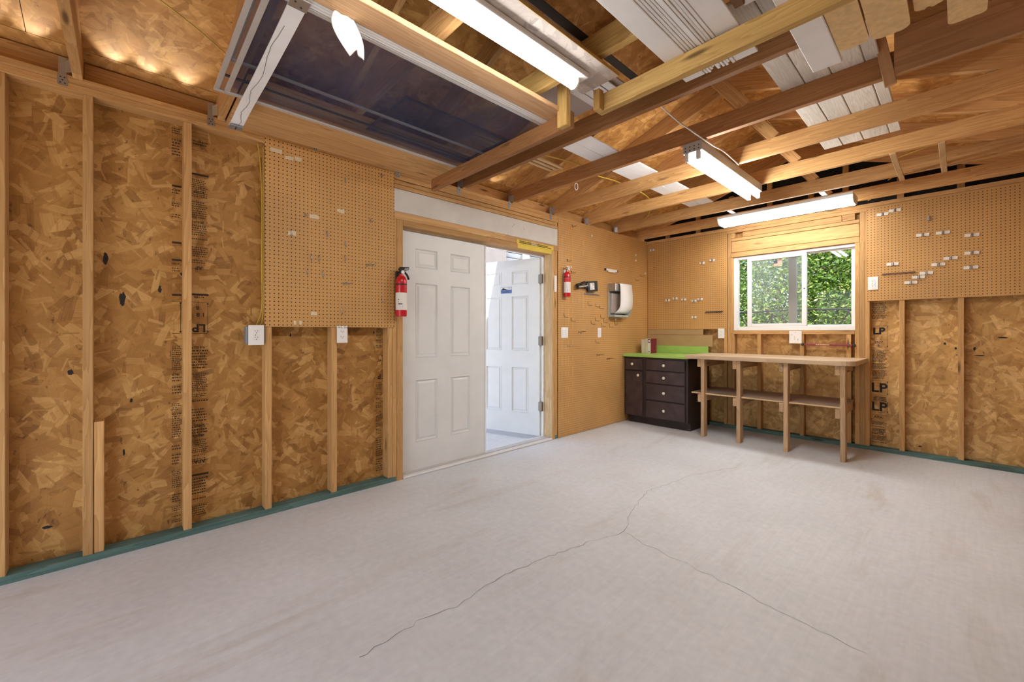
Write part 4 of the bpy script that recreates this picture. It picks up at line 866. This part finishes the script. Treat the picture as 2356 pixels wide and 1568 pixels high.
# white siding bundle: every strip its own thing
r_ = random.Random(11); GS = 'white siding strips in the overhead bundle'
tag(bar('siding_strip', (2.120, -5.6, LZ1 + .0005), (2.212, -3.44, LZ1 + .014), 'siding_white', None, .002), 'wide white siding strip on the left edge of the overhead bundle', 'siding', GS)
x = 2.214; k = 0
while x < 2.338:
    wd = r_.uniform(.0085, .0125); dz = r_.uniform(0, .008)
    tag(bar('siding_strip', (x, -5.6 + r_.random() * .3, LZ1 + .0005 + dz), (x + wd, -3.43 + r_.uniform(-.03, .03), LZ1 + .03 + dz), 'siding_white', None, .001), f'narrow white siding strip on edge, {ORD[k]} from the wide left strip', 'siding', GS); x += wd + .0022; k += 1
tag(bar('siding_strip', (2.340, -5.6, LZ1 + .012), (2.43, -3.415, LZ1 + .024), 'siding_white', None, .002), 'wide white siding strip with a grooved face on the right of the bundle', 'siding', GS)
tag(bar('metal_angle', (2.440, -5.2, LZ1 + .03), (2.475, -3.72, LZ1 + .05), 'brown_metal', None, .002), 'brown metal angle lying right of the white siding bundle', 'metal angle')
tag(bar('white_panel', (2.562, -5.2, LZ1 + .0005), (2.672, -3.075, LZ1 + .016), 'siding_white', None, .003), 'white trim board reaching past the rack toward the window wall', 'trim board')
tag(bar('white_panel', (2.46, -5.2, LZ1 + .052), (2.556, -3.68, LZ1 + .060), 'vinyl', None, .002), 'thin white trim board left of the tan boards', 'trim board')
def tan(x0, x1, ye, z, label, rc=.025, jag=0.0, seed=0):
    r = random.Random(seed); pts = [(x0, -5.2), (x1, -5.2)]
    for q in range(6): a = R(q * 18); pts.append((x1 - rc + rc * math.cos(a), ye - rc + rc * math.sin(a)))
    if jag: pts += [(x1 - rc - (x1 - x0 - 2 * rc) * q / 6, ye + r.uniform(-jag, jag)) for q in range(1, 6)]
    for q in range(6): a = R(90 + q * 18); pts.append((x0 + rc + rc * math.cos(a), ye - rc + rc * math.sin(a)))
    o = prism('tan_board', pts, .018, 'tan_board', Matrix.Translation((0, 0, z))); tag(o, label, 'board', 'tan boards on the rack'); return o
tan(2.676, 2.776, -3.165, LZ1 + .0005, 'tan board with a rounded end next to the white trim board'); tan(2.782, 2.900, -3.150, LZ1 + .0005, 'wider tan board with a rounded fibrous end', .035, .004, 1)
tan(2.912, 2.995, -3.185, LZ1 + .03, 'tan board with a broken end, third from the white trim', .02, .006, 2); tan(3.000, 3.105, -3.010, LZ1 + .02, 'longest tan board, farthest from the white trim', .02, .006, 3)
tag(bar('veneer_board', (2.812, -2.664, ZP - .012), (3.54, -2.643, 2.672), 'veneer', None, .002), 'brown wood-grain board standing on edge against a truss', 'board')
tag(beam('brace', (2.752, -2.658, 2.70), (2.800, -2.658, 2.408), .018, .046, 'plank_pink', None, (1, 0, 0)), 'pinkish upright brace at the end of the wood-grain board', 'timber')
for x, lb in ((2.690, 'thin batten under the far trusses, left of the pair'), (2.935, 'thin batten under the far trusses, right of the pair')): tag(bar('batten', (x, -1.42, ZP - .013), (x + .034, -.66, ZP - .0005), 'pale_wood'), lb, 'batten')
# grooved siding sheet on top of the chords
ZC = ZP + .1180
gs = thing('siding_sheet', (2.54, -2.4, ZC), 'beige wood-grain siding sheet with grooves lying across the bottom chords', 'siding sheet')
for k, (a, b_) in enumerate(((2.325, 2.436), (2.441, 2.556), (2.561, 2.696), (2.701, 2.757))): bar('plank_face', (a, -3.55, ZC + .0005), (b_, -1.50, ZC + .012), 'siding_grain', gs, .003)
bar('backing', (2.325, -3.55, ZC + .0125), (2.757, -1.50, ZC + .016), 'siding_grain', gs, 0)
for k, (a, b_) in enumerate(((.965, 1.088), (1.091, 1.222))): tag(bar('siding_length', (a, -3.15, ZC + .0005), (b_, -.80, ZC + .012), 'siding_white', None, .002), 'pale grey siding panel lying on the chords near the left wall, ' + ('left one' if k == 0 else 'right one'), 'siding', 'pale siding panels')
for k in range(3): tag(bar('moulding', (.585 + .05 * k, -3.9, ZC + .0005), (.615 + .05 * k, -2.72 + .02 * k, ZC + .018), 'pale_wood', None, .005), 'pale moulding lying on the chords above the white doors, ' + ('left', 'middle', 'right')[k] + ' one', 'moulding', 'mouldings on the chords')
tag(bar('pale_sheet', (1.26, -3.78, ZC + .0005), (1.74, -3.30, ZC + .010), 'stucco', None, .001), 'pale panel lying on the chords behind the rack post', 'panel')
for k in range(4): tag(bar('siding_strip', (1.50 + .055 * k, -3.74, ZC - .035 + .011), (1.548 + .055 * k, -3.28, ZC - .016), 'siding_white', None, .002), 'short white siding piece behind the rack post, ' + ('leftmost', 'second from left', 'second from right', 'rightmost')[k], 'siding', 'short siding pieces behind the post')
ba = thing('drip_edge', (1.81, -3.9, ZC), 'black metal drip edge lying across the chords above the grey board', 'metal angle')
bar('flange', (1.785, -4.9, ZC + .0005), (1.83, -3.34, ZC + .003), 'black_metal', ba, 0); bar('lip', (1.785, -4.9, ZC + .0035), (1.788, -3.34, ZC + .03), 'alu', ba, 0)
tag(bar('stick', (1.60, -4.42, ZC + .0005), (1.642, -3.86, ZC + .03), 'yellow_wood'), 'short yellow stick lying on the chords above the plank', 'timber')
tag(bar('cream_block', (1.705, -4.05, ZC + .0005), (1.79, -3.84, ZC + .06), 'cream_plastic', None, .012), 'cream ribbed plastic block beside the yellow stick', 'block')
tag(bar('pale_board', (1.62, -4.4, ZC + .033), (1.80, -4.10, ZC + .040), 'plank_pink', None, 0), 'pale printed board above the yellow stick', 'board')
# cables among the chords
tag(tube('cable', smooth_path([(1.856, -3.24, 2.49), (1.86, -3.0, 2.468), (1.868, -2.85, 2.462), (1.88, -2.64, 2.455), (1.885, -2.5, 2.455), (1.885, -2.3, 2.47), (1.885, -2.02, 2.455)], 6), .0045, 'white_cable'), 'white cable looping between chords to the two-tube light', 'cable')
tag(tube('cable', smooth_path([(.76, -3.2, ZC + .02), (.78, -2.98, ZC + .01), (.854, -2.64, ZC + .006), (.85, -2.39, ZC - .02), (.846, -2.05, ZC + .006), (.80, -1.4, ZC + .006), (.5, -.9, ZC - .03), (.1, -.62, ZC - .05)], 6), .005, 'yellow_cable'), 'yellow cable draped over the chords near the left wall', 'cable')
tag(tube('cable', smooth_path([(2.70, -1.15, 2.50), (2.90, -1.17, 2.535), (3.15, -1.2, 2.56), (3.4, -1.2, 2.55), (3.56, -1.2, 2.55)], 6), .005, 'yellow_cable'), 'yellow cable between the far chords near the battens', 'cable')
tag(tube('cable', smooth_path([(0.9, -5.9, 2.80), (.7, -5.6, 2.72), (.5, -5.2, 2.66), (.3, -4.9, 2.60)], 6), .003, 'yellow_cable'), 'thin yellow cable under the roof boards above the leftmost studs', 'cable')
for k, (x, y) in enumerate(((2.42, -.10), (2.62, -.71))): tag(tube('cable', smooth_path([(x, y, 2.468), (x + .05, y + .01, 2.50), (x + .08, y + .02, 2.53), (x + .16, y + .03, 2.535)], 5), .0035, 'yellow_cable'), 'short bent yellow cable end ' + ('above the right pegboard' if k == 0 else 'between the two last trusses'), 'cable')
tag(tube('pull_cord_ring', [(.78 + .006 * math.cos(a), -2.60 + .014 * math.cos(a), 2.435 + .03 * math.sin(a)) for a in [R(30 * q) for q in range(12)]], .003, 'white_cable', None, 6, True), 'small white loop hanging from a chord near the doors', 'loop')

# ------------------------------------------------------------------ outside
tag(bar('wall_outside', (-3.75, -4.5, -.03), (-3.6, .545, 3.6), 'stucco', None, 0), kind='structure')
sc_ = thing('louvre_fence', (-3.6, 1.3, -.03), 'white slatted screen seen above the open door leaf', 'fence')
for k in range(30): beam('slat', (-3.66, .56, .1 + .115 * k), (-3.66, 3.2, .1 + .115 * k), .012, .098, 'neighbour_white', sc_, (.35, 0, 1), 0)
bar('backing', (-3.76, .56, -.03), (-3.72, 3.2, 3.6), 'grey_box', sc_, 0); bar('post', (-3.60, 1.03, -.03), (-3.50, 1.16, 3.6), 'neighbour_white', sc_); bar('post', (-3.56, 2.6, -.03), (-3.48, 2.72, 3.4), 'neighbour_white', sc_)
tag(bar('porch_post', (1.585, .60, -.13), (1.665, .66, 2.45), 'taupe', None, .003), 'taupe square post standing outside the window', 'post')
fn = thing('iron_fence', (1.5, 2.5, -.13), 'black wrought iron fence with curved scrolls outside the window', 'fence')
tube('top_rail', [(-2 + .25 * k, 2.5, 1.52 + .015 * math.sin(k * .6)) for k in range(30)], .013, 'iron', fn)
tube('lower_rail', [(-2, 2.5, .3), (5.3, 2.5, .3)], .012, 'iron', fn)
for k in range(13):
    x = -1.6 + .5 * k
    tube('scroll', smooth_path([(x, 2.5, 1.5), (x + .08, 2.5, 1.33), (x + .25, 2.5, 1.22), (x + .42, 2.5, 1.33), (x + .5, 2.5, 1.5)], 4), .009, 'iron', fn, 6)
    tube('picket', [(x + .25, 2.5, -.13), (x + .25, 2.5, 1.22)], .009, 'iron', fn, 6)
def tree(at, crown, rad, n, label, seed, zlo):
    r = random.Random(seed); t = thing('tree', at, label, 'tree', 'trees outside the window'); x, y, z = at
    br = [[(x, y, z), (x + .05, y, crown[2] - rad[2] * .4), (crown[0], crown[1], crown[2])]]
    for k in range(9):
        a = r.uniform(0, 6.28); h = r.uniform(-.5, .6); br.append([(x + .03, y, crown[2] + rad[2] * (h - .45)), (crown[0] + rad[0] * .4 * math.cos(a), crown[1] + rad[1] * .4 * math.sin(a), crown[2] + rad[2] * (h - .1)), (crown[0] + rad[0] * .8 * math.cos(a), crown[1] + rad[1] * .8 * math.sin(a), crown[2] + rad[2] * h)])
    tubes('trunk', br, .028, 'bark', t)
    vs, fs = [], []
    for _ in range(n):
        while True:
            u = Vector((r.uniform(-1, 1), r.uniform(-1, 1), r.uniform(-1, 1)))
            if .25 < u.length < 1: break
        c_ = Vector((crown[0] + u.x * rad[0], crown[1] + u.y * rad[1], crown[2] + u.z * rad[2]))
        if c_.z < zlo: continue
        d = Vector((r.gauss(0, 1), r.gauss(0, 1), r.gauss(0, .7))).normalized(); s = d.cross(Vector((r.gauss(0, 1), r.gauss(0, 1), r.gauss(0, 1)))).normalized()
        l = r.uniform(.022, .052); wd = l * .38; i = len(vs)
        vs += [c_ - d * l, c_ + s * wd, c_ + d * l, c_ - s * wd]; fs.append((i, i + 1, i + 2, i + 3))
    o = mesh('foliage', vs, fs, 'leaf', t); o['kind'] = 'stuff'; return t
tree((.6, 4.2, -.13), (.55, 4.1, 2.1), (1.7, 1.3, 2.3), 38000, 'leafy tree outside behind the left half of the window', 1, -.1)
tree((2.3, 4.6, -.13), (2.3, 4.4, 2.0), (1.6, 1.3, 2.2), 38000, 'leafy tree outside behind the right half of the window', 2, -.1)
tree((1.3, 6.6, -.13), (1.2, 6.6, 2.6), (3.2, 1.2, 2.7), 40000, 'larger tree farther behind the window trees', 3, -.1)
